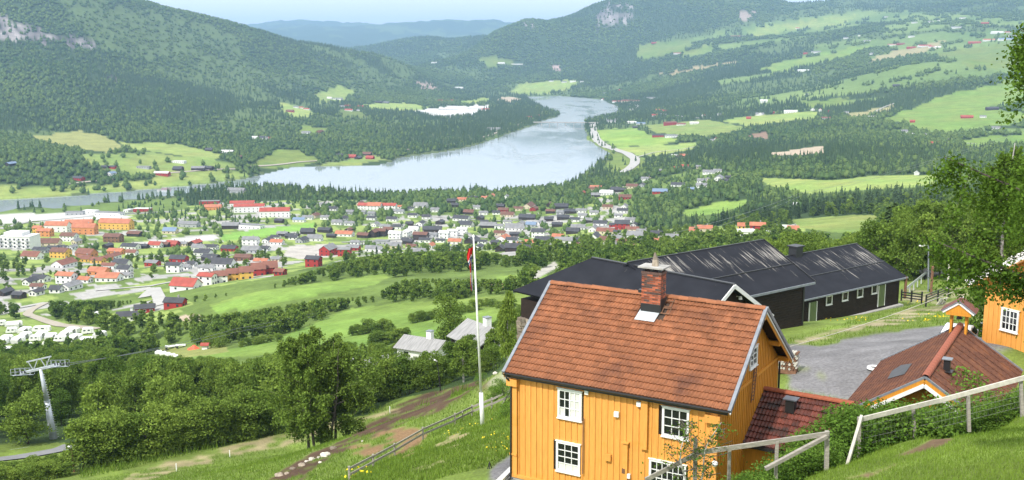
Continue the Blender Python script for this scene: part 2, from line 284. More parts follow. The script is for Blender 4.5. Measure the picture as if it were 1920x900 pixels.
for P_, c_, a_, b_, t_ in COVER:
    m_ = inpoly(JX, JY, P_) & (TD > a_) & (TD < b_)
    if isinstance(c_, tuple):
        if c_ in (BRIGHT, PALE, GRASS): c_ = np.array(c_)*(.85+.3*rng.random())*(1+.17*fbm(TX, TY, 22, 3, 61)[m_]+.05*np.sin((TX*.9+TY*.44+3*fbm(TX, TY, 60, 2, 62))/1.9)[m_]*(TD[m_] < 1400))[:, None]*(1+np.array([.22, .03, .12])*fbm(TX, TY, 45, 3, 64)[m_][:, None])
        col[m_] = c_; dens[m_] = t_
    elif c_ == 'mosaic':
        q = fbm(TX*.55+TY*.35, TY*1.2, 330, 3, 65)+.25*fbm(TX, TY, 1200, 2, 66)+.16*np.clip((PX-1350)/300, -1.2, 1)
        f_ = m_ & (q > .05); h_ = vnoise(TX/200, TY/200, 5)[f_][:, None]
        col[f_] = np.array((.10, .165, .045))*(1-h_)+np.array((.19, .26, .075))*h_; dens[f_] = np.where((fbm(TX, TY, 55, 3, 67)[f_] > .36) | (np.abs(fbm(TX*.6+TY*.5, TY, 150, 3, 68)[f_]) < .05), .9, .01)
    elif c_ == 'town':
        q = fbm(TX, TY, 26, 3, 70)[m_][:, None]
        col[m_] = np.where(q > .16, np.array((.36, .35, .33)), np.where(q < -.12, np.array(PALE)*1.1, np.array(MIX))); dens[m_] = t_
    elif c_ == 'townwood':
        col[m_] = MIX; dens[m_] = t_
    elif c_ == 'rock':
        q = fbm(TX, TY+TZ*2, 50, 3, 75)[m_]; col[m_] = np.where(q[:, None] > -.1, np.array(ROCK)*(1+1.3*fbm(TX, TZ*3, 22, 3, 77)[m_][:, None]), FLOOR); dens[m_] = np.where(q > -.1, .22, 1)
# the trees along the near edge of a field stand back, so that the field shows over them
base_d = dens.copy()
for P_, c_, a_, b_, t_ in COVER:
    if isinstance(c_, tuple) and t_ < .06 and b_ < 3600:
        for fr_ in (.4, .7, 1.0):
            m_ = inpoly(JX, JY-fr_*np.interp(TD, [100, 350, 700, 1200], [7.5, 7.0, 6.5, 6.0])*F/TD, P_) & (TD > a_*.6) & (TD < b_) & ((TD > 470) | (PX > 1000)); dens[m_] = np.minimum(dens[m_], .02 if fr_ < 1 else .08); g3_ = m_ & (base_d > .5) & (TD < 1300); col[g3_] = (.085, .13, .032)
# thin the woods here and there on the mountains
op = fbm(TX, TY, 300, 4, 80)
thin = (TD > 2200) & (op > .2) & (dens > .9); dens = np.where(thin, .3, dens); col[thin] = (.095, .14, .045)
# nearby: the yard and the hillside are open, coloured by hand below
mg = (TD > 250) & (TD < 620) & (dens > .5); col[mg] = np.array((.12, .175, .04))*(1+.3*fbm(TX, TY, 9, 3, 99)[mg])[:, None]
near = (TD < 172)
NW = [  # near woodland, pixel outlines, distance range
 [(-200,700),(300,690),(540,690),(700,700),(830,700),(950,655),(950,692),(905,712),(830,732),(740,748),(690,778),(560,800),(520,808),(430,822),(330,838),(250,848),(150,880),(142,842),(120,830),(-200,838)],
 [(1640,490),(2200,470),(2200,520),(1800,530),(1690,515)]]
nearwood = np.zeros_like(wet)
for P_ in NW: nearwood |= inpoly(PX, PY, P_)
dens[near & ~nearwood] = 0
g_ = np.array(GRASS); q = fbm(TX, TY, 5, 4, 85)[..., None]; q2 = fbm(TX, TY, 1.6, 3, 88)[..., None]
nc = np.where(q > .28, np.array((.18, .25, .05)), g_)*(1+.25*q2)
nm = near & ~nearwood; col[nm] = nc[nm]
NEARC = [
 ([(505,905),(560,860),(620,838),(700,790),(760,755),(820,735),(900,712),(930,712),(900,735),(850,752),(800,780),(740,800),(660,835),(600,870),(560,905)], SOIL, 50, 150, .12),
 ([(650,835),(700,808),(770,800),(800,815),(770,850),(700,862),(660,850)], (.20,.125,.065), 50, 150, -.1),
 ([(800,745),(850,740),(860,760),(820,775)], SOIL, 50, 150, .1), ([(1160,0),(1161,0),(1161,1)], SOIL, 0, 1, 0),
 ([(770,862),(830,848),(835,870),(790,888)], DRY, 40, 110, .05), ([(810,828),(870,815),(900,820),(850,838),(820,842)], DRY, 40, 110, .1),
 ([(225,900),(330,860),(430,838),(520,815),(600,795),(700,775),(742,768),(742,775),(660,795),(560,828),(450,852),(330,885),(280,905)], (.28,.24,.13), 70, 160, -.05),
 ([(905,905),(925,870),(965,850),(965,905)], GRAVEL, 30, 60, -1), ([(905,715),(960,690),(962,712),(920,722)], (.36,.33,.28), 50, 110, -1),
 ([(1470,640),(1530,650),(1640,628),(1760,612),(1900,600),(1900,650),(1720,720),(1640,735),(1590,752),(1560,745),(1500,735),(1470,735)], GRAVEL, 48, 120, -1),
 ([(1470,690),(1530,690),(1560,712),(1600,722),(1590,755),(1470,735)], (.22,.26,.08), 48, 100, .0), ([(1500,705),(1560,715),(1600,730),(1580,748),(1500,735)], (.42,.37,.27), 48, 100, .05),
 ([(1475,640),(1560,622),(1650,600),(1720,575),(1790,560),(1790,575),(1700,605),(1620,620),(1530,638),(1480,648)], (.30,.26,.16), 60, 140, -.1),
 ([(1690,545),(1800,540),(1830,560),(1780,580),(1700,570)], (.27,.24,.15), 60, 150, -.1),
 ([(1715,508),(1765,500),(1815,500),(1800,508),(1740,520)], (.3,.29,.28), 100, 200, -1),
 ([(1560,905),(1640,870),(1720,838),(1840,795),(1930,772),(1930,785),(1840,806),(1720,852),(1650,882),(1610,905)], (.15,.10,.06), 24, 60, .05),
]
for P_, c_, a_, b_, th_ in NEARC:
    m_ = (inpoly(PX+fbm(TX, TY, 2.5, 3, 90)*14, PY+fbm(TX, TY, 2.5, 3, 93)*7, P_) & (TD > a_) & (TD < b_) & (q2[..., 0]+.5*q[..., 0] > th_-(.45 if c_ is SOIL else 0))).astype(float)
    for _ in range(2): m_[1:-1, 1:-1] = (m_[1:-1, 1:-1]*2+m_[:-2, 1:-1]+m_[2:, 1:-1]+m_[1:-1, :-2]+m_[1:-1, 2:])/6
    k_ = m_ > .01; col[k_] = col[k_]*(1-m_[k_][:, None])+np.array(c_)*(1+.25*q2[..., 0][k_][:, None])*m_[k_][:, None]
shore = (wet == False) & BLAKE & (TZ < 2.3) & (dens > .5)
col[shore] = (.10, .13, .05)
# ------------------------------------------------------------------ the ground itself
me = bpy.data.meshes.new('ground'); nv = ND*NA
me.vertices.add(nv); me.vertices.foreach_set('co', np.stack([TX, TY, TZ], -1).astype(np.float32).ravel())
jj, ii = np.meshgrid(np.arange(ND-1), np.arange(NA-1), indexing='ij'); v0 = (jj*NA+ii).ravel()
qd = np.stack([v0, v0+NA, v0+NA+1, v0+1], -1)[:, ::-1].astype(np.int32); nf = len(qd)
me.loops.add(nf*4); me.loops.foreach_set('vertex_index', qd.ravel()); me.polygons.add(nf)
me.polygons.foreach_set('loop_start', np.arange(nf, dtype=np.int32)*4); me.polygons.foreach_set('loop_total', np.full(nf, 4, np.int32))
me.polygons.foreach_set('use_smooth', np.ones(nf, bool)); me.update()
ca = me.color_attributes.new('cover', 'FLOAT_COLOR', 'POINT')
ca.data.foreach_set('color', np.concatenate([col, np.ones((ND, NA, 1))], -1).astype(np.float32).ravel())
if me.polygons[0].normal.z < 0: me.flip_normals()
go = bpy.data.objects.new('ground', me); C.objects.link(go); go['kind'] = 'structure'
gm, nt, n, l, p = new_mat('ground'); p.inputs['Roughness'].default_value = .95; p.inputs['Specular IOR Level'].default_value = .1
at_ = n.new('ShaderNodeAttribute'); at_.attribute_name = 'cover'; gi = n.new('ShaderNodeNewGeometry')
def nzn(sc, lo, hi, det=5, r=.6):
    a = n.new('ShaderNodeTexNoise'); a.inputs['Scale'].default_value = sc; a.inputs['Detail'].default_value = det; a.inputs['Roughness'].default_value = r
    l.new(gi.outputs['Position'], a.inputs['Vector']); m = n.new('ShaderNodeMapRange'); m.inputs[1].default_value = .3; m.inputs[2].default_value = .7
    m.inputs[3].default_value = lo; m.inputs[4].default_value = hi; l.new(a.outputs[0], m.inputs[0]); return m.outputs[0], a.outputs[0]
a1, h1 = nzn(6, .72, 1.28, 8); a2, _ = nzn(.05, .82, 1.18); a3, _ = nzn(.4, .85, 1.15)
mu = n.new('ShaderNodeMath'); mu.operation = 'MULTIPLY'; l.new(a1, mu.inputs[0]); l.new(a2, mu.inputs[1])
mu2 = n.new('ShaderNodeMath'); mu2.operation = 'MULTIPLY'; l.new(mu.outputs[0], mu2.inputs[0]); l.new(a3, mu2.inputs[1])
vm = n.new('ShaderNodeVectorMath'); vm.operation = 'SCALE'; l.new(at_.outputs['Color'], vm.inputs[0]); l.new(mu2.outputs[0], vm.inputs['Scale']); l.new(vm.outputs[0], p.inputs['Base Color'])
bp = n.new('ShaderNodeBump'); bp.inputs['Distance'].default_value = .12; bp.inputs['Strength'].default_value = .8; l.new(h1, bp.inputs['Height']); l.new(bp.outputs[0], p.inputs['Normal'])
me.materials.append(gm)
# ------------------------------------------------------------------ water
wm, nt, n, l, p = new_mat('water'); p.inputs['Base Color'].default_value = (.27, .31, .33, 1); p.inputs['IOR'].default_value = 1.45
gi = n.new('ShaderNodeNewGeometry'); mp_ = n.new('ShaderNodeMapping'); mp_.inputs['Scale'].default_value = (1, .35, 1); mp_.inputs['Rotation'].default_value = (0, 0, .25); l.new(gi.outputs['Position'], mp_.inputs[0])
a = n.new('ShaderNodeTexNoise'); a.inputs['Scale'].default_value = .009; a.inputs['Detail'].default_value = 7; a.inputs['Roughness'].default_value = .6; a.inputs['Distortion'].default_value = .7; l.new(mp_.outputs[0], a.inputs['Vector'])
sp = n.new('ShaderNodeSeparateXYZ'); l.new(gi.outputs['Position'], sp.inputs[0])
fy = n.new('ShaderNodeMapRange'); fy.inputs[1].default_value = 1500; fy.inputs[2].default_value = 3200; fy.inputs[3].default_value = -.13; fy.inputs[4].default_value = .12; l.new(sp.outputs[1], fy.inputs[0])
ad = n.new('ShaderNodeMath'); l.new(a.outputs[0], ad.inputs[0]); l.new(fy.outputs[0], ad.inputs[1])
mr = n.new('ShaderNodeMapRange'); mr.inputs[1].default_value = .46; mr.inputs[2].default_value = .62; mr.inputs[3].default_value = 0; mr.inputs[4].default_value = 1; l.new(ad.outputs[0], mr.inputs[0])
rr = n.new('ShaderNodeMapRange'); rr.inputs[3].default_value = .07; rr.inputs[4].default_value = .24; l.new(mr.outputs[0], rr.inputs[0]); l.new(rr.outputs[0], p.inputs['Roughness'])
b = n.new('ShaderNodeTexNoise'); b.inputs['Scale'].default_value = .25; b.inputs['Detail'].default_value = 4; l.new(gi.outputs['Position'], b.inputs['Vector'])
bs = n.new('ShaderNodeMapRange'); bs.inputs[3].default_value = .03; bs.inputs[4].default_value = .35; l.new(mr.outputs[0], bs.inputs[0])
bp = n.new('ShaderNodeBump'); bp.inputs['Distance'].default_value = .5; l.new(bs.outputs[0], bp.inputs['Strength']); l.new(b.outputs[0], bp.inputs['Height']); l.new(bp.outputs[0], p.inputs['Normal'])
wmsh = bpy.data.meshes.new('lake'); wmsh.from_pydata([(-1600, 1050, 0), (800, 1050, 0), (1000, 5400, 0), (-2600, 5400, 0)], [], [(0, 1, 2, 3)]); wmsh.materials.append(wm)
wob_ = bpy.data.objects.new('lake', wmsh); C.objects.link(wob_); wob_['kind'] = 'structure'
# ------------------------------------------------------------------ mesh helpers
class MB:
    def __init__(s): s.v = []; s.f = []
    def add(s, vs, fs):
        o = len(s.v); s.v += [tuple(map(float, v)) for v in vs]; s.f += [tuple(i+o for i in f) for f in fs]; return s
    def box(s, x, y, z, a, b, c, rz=0):       # centre, full sizes
        ca, sa = math.cos(rz), math.sin(rz); V = []
        for k in (-.5, .5):
            for i, j in ((-.5, -.5), (.5, -.5), (.5, .5), (-.5, .5)):
                V.append((x+i*a*ca-j*b*sa, y+i*a*sa+j*b*ca, z+k*c))
        return s.add(V, [(3, 2, 1, 0), (4, 5, 6, 7), (0, 1, 5, 4), (1, 2, 6, 5), (2, 3, 7, 6), (3, 0, 4, 7)])
    def bar(s, p, q, w, h, up=(0, 0, 1)):     # a beam from p to q
        p = Vector(p); q = Vector(q); d = (q-p).normalized(); u = Vector(up)
        if abs(d.dot(u)) > .99: u = Vector((0, 1, 0))
        r = d.cross(u).normalized()*w/2; t = r.normalized().cross(d).normalized()*h/2
        V = [p-r-t, p+r-t, p+r+t, p-r+t, q-r-t, q+r-t, q+r+t, q-r+t]
        return s.add(V, [(0, 1, 2, 3), (7, 6, 5, 4), (0, 4, 5, 1), (1, 5, 6, 2), (2, 6, 7, 3), (3, 7, 4, 0)])
    def tube(s, p, q, r1, r2=None, n=8, cap=True):
        r2 = r1 if r2 is None else r2; p = Vector(p); q = Vector(q); d = (q-p).normalized(); u = Vector((0, 0, 1)) if abs(d.z) < .9 else Vector((1, 0, 0))
        a = d.cross(u).normalized(); b = d.cross(a); V = []
        for c_, r in ((p, r1), (q, r2)):
            for i in range(n): t = 2*math.pi*i/n; V.append(c_+a*r*math.cos(t)+b*r*math.sin(t))
        fs = [(i, (i+1) % n, n+(i+1) % n, n+i) for i in range(n)]
        if cap: fs += [tuple(range(n))[::-1], tuple(range(n, 2*n))]
        return s.add(V, fs)
    def slab(s, pts, t):                       # polygon given thickness t downwards along its normal
        pts = [Vector(p) for p in pts]; nn = (pts[1]-pts[0]).cross(pts[2]-pts[0]).normalized()*t; k = len(pts)
        fs = [tuple(range(k)), tuple(range(2*k-1, k-1, -1))]+[(i, k+i, k+(i+1) % k, (i+1) % k) for i in range(k)]
        return s.add(pts+[p-nn for p in pts], fs)
    def mesh(s, name, m=None, smooth=False):
        me = bpy.data.meshes.new(name); me.from_pydata(s.v, [], s.f)
        if m: me.materials.append(m)
        if smooth: me.polygons.foreach_set('use_smooth', [True]*len(me.polygons))
        me.update(); return me
    def build(s, name, m, parent=None, loc=None, rz=0, smooth=False):
        return link(name, s.mesh(name, m, smooth), parent, loc, rz)
def link(name, me, parent=None, loc=None, rz=0):
    o = bpy.data.objects.new(name, me); C.objects.link(o)
    if parent: o.parent = parent
    if loc is not None: o.location = loc
    if rz: o.rotation_euler = (0, 0, rz)
    return o
def tag(o, label=None, cat=None, group=None, kind=None):
    if label: o['label'] = label
    if cat: o['category'] = cat
    if group: o['group'] = group
    if kind: o['kind'] = kind
    return o
def thing(name, label, cat, loc=(0, 0, 0), rz=0, group=None):
    return tag(link(name, None, None, loc, rz), label, cat, group)
def np_mesh(name, V, Fq, m, smooth=False):     # big meshes from arrays; Fq (n,3) or (n,4)
    me = bpy.data.meshes.new(name); V = np.asarray(V, np.float32); Fq = np.asarray(Fq, np.int32); k = Fq.shape[1]
    me.vertices.add(len(V)); me.vertices.foreach_set('co', V.ravel()); me.loops.add(len(Fq)*k); me.loops.foreach_set('vertex_index', Fq.ravel())
    me.polygons.add(len(Fq)); me.polygons.foreach_set('loop_start', np.arange(len(Fq), dtype=np.int32)*k); me.polygons.foreach_set('loop_total', np.full(len(Fq), k, np.int32))
    if smooth: me.polygons.foreach_set('use_smooth', np.ones(len(Fq), bool))
    me.materials.append(m); me.update(); me.validate(); return me
# ------------------------------------------------------------------ trees
LEAF = leafmat('broadleaf_foliage', (.070, .13, .024), (.225, .31, .055), trans=.34, ps=.012)
LEAFD = leafmat('hill_foliage', (.062, .12, .042), (.18, .25, .068), ps=.0035)
SPR = leafmat('spruce_foliage', (.045, .08, .033), (.085, .13, .05), trans=.12)
BIRCHL = leafmat('birch_foliage', (.075, .14, .02), (.13, .21, .03), trans=.32)
SHR = leafmat('shrub_foliage', (.07, .14, .022), (.15, .25, .04), trans=.28)
BARK = mat('bark', (.10, .085, .07), .9, .35, 6, bump=.02)
WBARK = mat('birch_bark', (.42, .40, .37), .8, .4, 5, bump=.01, dirt=(.05, .045, .04), dscale=5, dthr=.56)
def leaves(C_, size, r, flat_=.0, asp=.75):   # one small quad per centre, random facing
    n = len(C_); a = r.normal(size=(n, 3)); a /= np.linalg.norm(a, axis=1)[:, None]; b = r.normal(size=(n, 3)); b[:, 2] *= (1-flat_)
    b -= (a*b).sum(1)[:, None]*a; b /= np.linalg.norm(b, axis=1)[:, None]+1e-9
    s = (size*(.6+.8*r.random(n)))[:, None] if np.ndim(size) == 0 else size[:, None]
    a = a*s*.5; b = b*s*.5*asp
    V = np.stack([C_-a, C_-b*.9, C_+a, C_+b*.9], 1).reshape(-1, 3); Q = np.arange(n*4).reshape(-1, 4); return V, Q
def crown_points(r, H, n, rad, lobes=14, base=.25, shell=.55, round_=.5):
    # leaf centres spread over overlapping clumps through the crown
    L = []
    for i in range(lobes):
        t = base+(1-base)*(i+.5)/lobes*.92; prof = math.sin(math.pi*min(1, ((t-base)/(1-base))**(.75)*.93+.07))**round_
        a = r.random()*6.283+i*2.4; q = rad*prof*(.35+.4*r.random())
        L.append((q*math.cos(a), q*math.sin(a), t*H*.95, rad*(.34+.24*r.random())*(.55+.5*prof)))
    L = np.array(L); w = L[:, 3]**2; k = r.choice(len(L), n, p=w/w.sum())
    d = r.normal(size=(n, 3)); d /= np.linalg.norm(d, axis=1)[:, None]; d[:, 2] = np.abs(d[:, 2])*.95-.25*(r.random(n) < .4)
    rr = L[k, 3]*(shell+(1-shell)*r.random(n)**.5)*(1+.12*r.normal(size=n))
    return L[k, :3]+d*rr[:, None], L
def trunk_mb(r, H, rad, L=None, limbs=6, lean=.03):
    m = MB(); p = Vector((0, 0, -.6)); R0 = H*.017+.03; k = 5; dx, dy = r.normal()*lean, r.normal()*lean
    for i in range(k):
        q = Vector((dx*H*(i+1)/k, dy*H*(i+1)/k, H*.85*(i+1)/k)); m.tube(p, q, R0*(1-.17*i), R0*(1-.17*(i+1)), 6, cap=(i in (0, k-1))); p = q
    if L is not None:
        for i in r.choice(len(L), min(limbs, len(L)), replace=False):
            c = Vector(L[i][:3]); z = max(c.z*.62, H*.12); m.tube((dx*z, dy*z, z), c, R0*.4, R0*.12, 5)
    return m
LOD0 = []; LOD0S = []; protos = {}
for v in range(5):
    r = np.random.default_rng(100+v); H = 10; rad = (2.7, 3.2, 2.4, 3.6, 2.9)[v]
    P_, L = crown_points(r, H, 4800, rad, 26, base=(.16, .1, .2, .08, .05)[v], shell=.72, round_=(.5, .4, .7, .35, .5)[v]); V, Q = leaves(P_, .36, r)
    LOD0.append((np_mesh('crown', V, Q, LEAF), trunk_mb(r, H, rad, L).mesh('trunk', WBARK if v == 2 else BARK)))
def spruce_crown(r, H, rad, layers, per, sz):
    P_ = []
    for i in range(layers):
        t = (i+.3)/layers; z = H*(.06+.93*t); R_ = rad*(1-t)**.85*(.85+.3*r.random())+.06
        nb = max(4, int(per*(1-t*.7)))
        for b in range(nb):
            a = r.random()*6.283; q = R_*(.25+.75*r.random()**.5); P_.append((q*math.cos(a), q*math.sin(a), z-q*.32+r.normal()*.1))
    P_ = np.array(P_); n = len(P_); ra = P_.copy(); ra[:, 2] = 0; nn = np.linalg.norm(ra, axis=1)[:, None]+1e-6; ra = ra/nn; ra[:, 2] = -.38
    tt = np.stack([-ra[:, 1], ra[:, 0], r.normal(size=n)*.25], 1); s = (sz*(.7+.6*r.random(n)))[:, None]
    V = np.stack([P_-ra*s*.8, P_-tt*s*.5, P_+ra*s*.8, P_+tt*s*.5], 1).reshape(-1, 3); return V, np.arange(n*4).reshape(-1, 4)
for v in range(3):
    r = np.random.default_rng(140+v); V, Q = spruce_crown(r, 11, (2.0, 1.6, 2.4)[v], 26, 70, .62)
    LOD0S.append((np_mesh('crown', V, Q, SPR), trunk_mb(r, 11, .5, None, 0, .005).mesh('trunk', BARK)))
hid = bpy.data.collections.new('tree_forms')
def blob(r, H, rad, seg, rings, base=.12, noise=.25, leaf=None, leafm=None, cone=False, leafsize=.9):
    V = []; Q = []
    for j in range(rings+1):
        t = j/rings; z = H*(base+(1-base)*t)
        R_ = rad*((1-t)**.9+.03 if cone else math.sin(math.pi*min(1, .12+.88*t**.8))**.6)
        if cone and j % 2: R_ *= .62
        for i in range(seg):
            a = 6.283*(i+.5*(j % 2))/seg; q = R_*(1+noise*r.normal()); V.append((q*math.cos(a), q*math.sin(a), z+(0 if cone else noise*.5*r.normal()*H/rings)))
    for j in range(rings):
        for i in range(seg): Q.append((j*seg+i, j*seg+(i+1) % seg, (j+1)*seg+(i+1) % seg, (j+1)*seg+i))
    V = np.array(V); Q = np.array(Q)
    if leaf:
        k = r.integers(0, len(V), leaf); P_ = V[k]*(1+.1*r.normal(size=(leaf, 1))); P_[:, 2] = V[k, 2]+r.normal(size=leaf)*.35
        V2, Q2 = leaves(P_, leafsize, r); Q = np.concatenate([Q, Q2+len(V)]); V = np.concatenate([V, V2])
    return V, Q
FORMS = []
for v in range(4):      # middle distance broadleaf
    r = np.random.default_rng(200+v); P_, L = crown_points(r, 9, 620, (2.4, 2.9, 2.1, 2.6)[v], 14, base=.1, shell=.75); V, Q = leaves(P_, 1.0, r)
    FORMS.append(np_mesh('leafy%d' % v, V, Q, LEAF))
for v in range(2):      # middle distance spruce
    r = np.random.default_rng(220+v); V, Q = spruce_crown(r, 12, (2.1, 1.7)[v], 14, 26, 1.2); FORMS.append(np_mesh('spruce%d' % v, V, Q, SPR))
for v in range(3):      # far broadleaf
    r = np.random.default_rng(240+v); V, Q = blob(r, 9, (2.7, 3.1, 2.3)[v], 6, 4, noise=.24, leaf=46, leafsize=1.7); FORMS.append(np_mesh('far_leafy%d' % v, V, Q, LEAFD))
for v in range(3):      # far spruce
    r = np.random.default_rng(260+v); V, Q = blob(r, 12, (2.0, 2.3, 1.8)[v], 6, 6, noise=.16, cone=True, base=.03, leaf=16, leafsize=1.1); FORMS.append(np_mesh('far_spruce%d' % v, V, Q, SPR))
for v in range(2):      # nearby leafy at full detail, used past the first 300
    FORMS.append(LOD0[v][0])
form_objs = []
for i, f_ in enumerate(FORMS):
    o = bpy.data.objects.new('form_%02d' % i, f_); hid.objects.link(o); form_objs.append(o)
def scatter_object(name, label, cat, pos, rot, scl, idx):
    me = bpy.data.meshes.new(name); me.vertices.add(len(pos)); me.vertices.foreach_set('co', np.asarray(pos, np.float32).ravel())
    for nm, ty, dat in (('rot', 'FLOAT', rot), ('idx', 'INT', idx)):
        a = me.attributes.new(nm, ty, 'POINT'); a.data.foreach_set('value', np.asarray(dat, np.float32 if ty == 'FLOAT' else np.int32))
    a = me.attributes.new('scl', 'FLOAT_VECTOR', 'POINT'); a.data.foreach_set('vector', np.asarray(scl, np.float32).ravel())
    o = bpy.data.objects.new(name, me); C.objects.link(o); tag(o, label, cat, None, 'stuff')
    ng = bpy.data.node_groups.new(name, 'GeometryNodeTree'); ng.interface.new_socket('Geometry', in_out='INPUT', socket_type='NodeSocketGeometry'); ng.interface.new_socket('Geometry', in_out='OUTPUT', socket_type='NodeSocketGeometry')
    N = ng.nodes; Lk = ng.links; gi_ = N.new('NodeGroupInput'); go_ = N.new('NodeGroupOutput'); ip = N.new('GeometryNodeInstanceOnPoints')
    ci = N.new('GeometryNodeCollectionInfo'); ci.inputs[0].default_value = hid; ci.inputs['Separate Children'].default_value = True; ci.inputs['Reset Children'].default_value = True
    def na(nm, ty):
        x = N.new('GeometryNodeInputNamedAttribute'); x.data_type = ty; x.inputs[0].default_value = nm; return [q for q in x.outputs if q.enabled][0]
    cx = N.new('ShaderNodeCombineXYZ'); Lk.new(na('rot', 'FLOAT'), cx.inputs[2])
    Lk.new(gi_.outputs[0], ip.inputs['Points']); Lk.new(ci.outputs[0], ip.inputs['Instance']); ip.inputs['Pick Instance'].default_value = True
    Lk.new(na('idx', 'INT'), ip.inputs['Instance Index']); Lk.new(cx.outputs[0], ip.inputs['Rotation']); Lk.new(na('scl', 'FLOAT_VECTOR'), ip.inputs['Scale'])
    Lk.new(ip.outputs[0], go_.inputs[0]); md = o.modifiers.new('scatter', 'NODES'); md.node_group = ng; return o
# the places of the trees: each cell of the land gets its share
cellA = np.zeros((ND, NA)); dA = AZI[1]-AZI[0]; dD = np.gradient(DD); cellA[:] = (DD*dD*dA)[:, None]
inview = (PX > -260) & (PX < 2180) & (TD > 95)
per = np.interp(TD, [100, 400, 900, 2000, 4000, 7500, 12000, 30000], [34, 40, 55, 75, 120, 230, 1500, 20000])
lam = np.where(inview & ~wet & (TZ > 1.4), cellA/per*dens, 0)
lam[TD > 11000] = 0
# keep the towns' own ground clear near houses later
cnt = rng.poisson(lam); cj, ci_ = np.nonzero(cnt); rep = cnt[cj, ci_]; cj = np.repeat(cj, rep); ci_ = np.repeat(ci_, rep)
uj = cj+rng.random(len(cj))-.5; ui = ci_+rng.random(len(ci_))-.5
tA = np.interp(ui, np.arange(NA), AZI); tD = np.interp(uj, np.arange(ND), DD)
def gridz(G, uj, ui):
    j = np.clip(uj, 0, ND-1.001); i = np.clip(ui, 0, NA-1.001); j0 = j.astype(int); i0 = i.astype(int); v = j-j0; u = i-i0
    return (G[j0, i0]*(1-u)+G[j0, i0+1]*u)*(1-v)+(G[j0+1, i0]*(1-u)+G[j0+1, i0+1]*u)*v
tx = np.sin(tA)*tD; ty = np.cos(tA)*tD; tz = gridz(TZ, uj, ui); kd = gridz(kind, uj, ui); tdn = gridz(dens, uj, ui)
ok = tz > 1.2; tx, ty, tz, kd, tD, tdn = (q[ok] for q in (tx, ty, tz, kd, tD, tdn))
print('trees', len(tx))
# ------------------------------------------------------------------ gable roofed buildings near by
WHITE = mat('white_paint', (.78, .78, .76), .5, .06, 4, bump=.002)
BLACKM = mat('black_metal', (.02, .02, .022), .4, .1, 3, spec=.5)
GREYM = mat('grey_metal', (.23, .25, .28), .45, .2, 4, metal=.3)
YEL = mat('yellow_boards', (.70, .315, .07), .6, .10, 2.5, bump=.004, bscale=9, stretch=(6, 6, .8), obj_var=.045, dirt=(.58, .28, .045), dscale=1.1, dthr=.58)
YELG = mat('orange_boards', (.60, .255, .03), .6, .12, 2.5, bump=.004, bscale=9, stretch=(6, 6, .8), obj_var=.07)  # orange trim; on the farmhouse gable, yellow paint deepened to imitate weaker light
DARKW = mat('dark_brown_wood', (.022, .013, .009), .75, .35, 3, bump=.01, stretch=(1, 1, 3))
WOODG = mat('weathered_wood', (.30, .275, .24), .85, .25, 5, bump=.008, bscale=14, stretch=(1, 1, 5), obj_var=.12)
WOODP = mat('pale_wood', (.50, .47, .41), .8, .18, 5, bump=.006, obj_var=.1)
WOODB = mat('brown_wood', (.19, .10, .06), .85, .25, 5, bump=.006, obj_var=.15)
TERRA = mat('terracotta_tile', (.25, .098, .046), .85, .3, 3, bump=.006, bscale=40, obj_var=.14, dirt=(.135, .056, .033), dscale=.6, dthr=.54)
TERRAD = mat('dark_red_tile', (.125, .034, .022), .6, .3, 4, bump=.006, bscale=40, obj_var=.4, dirt=(.035, .02, .016), dscale=1.6, dthr=.5, spec=.5)
SHING = mat('brown_shingle', (.125, .05, .03), .95, .4, 9, bump=.03, bscale=30, dirt=(.20, .08, .04), dscale=1.3, dthr=.5)
BRICK = mat('red_brick', (.30, .088, .045), .8, .2, 8, bump=.004, obj_var=.5)
BRICKD = mat('dark_brick', (.10, .06, .05), .8, .2, 8, bump=.004, obj_var=.3)
MORTAR = mat('mortar', (.32, .28, .24), .9, .15, 10)
STONE = mat('stone', (.27, .225, .175), .9, .3, 4, bump=.02, obj_var=.35)
PALES = mat('pale_rock', (.52, .48, .42), .9, .25, 3, bump=.03, obj_var=.2)
CONC = mat('concrete', (.36, .35, .33), .9, .2, 3, bump=.005)
ASPH = mat('asphalt', (.20, .20, .205), .9, .15, .6, bump=.003)
ROADP = mat('pale_road', (.38, .37, .35), .9, .12, .2)
GREEND = mat('green_door', (.13, .17, .07), .7, .2, 3, stretch=(4, 4, .5))
TIN = mat('grey_roof_sheet', (.27, .265, .26), .6, .25, 1.2, stretch=(3, .5, .5))
CURT = mat('curtain', (.62, .62, .58), .9, .1, 4)
def glassm(name, c=(.012, .014, .016)):
    m, nt, n, l, p = new_mat(name); p.inputs['Base Color'].default_value = (*c, 1); p.inputs['Roughness'].default_value = .04; p.inputs['Specular IOR Level'].default_value = .5; return m
GLASS = glassm('window_glass')
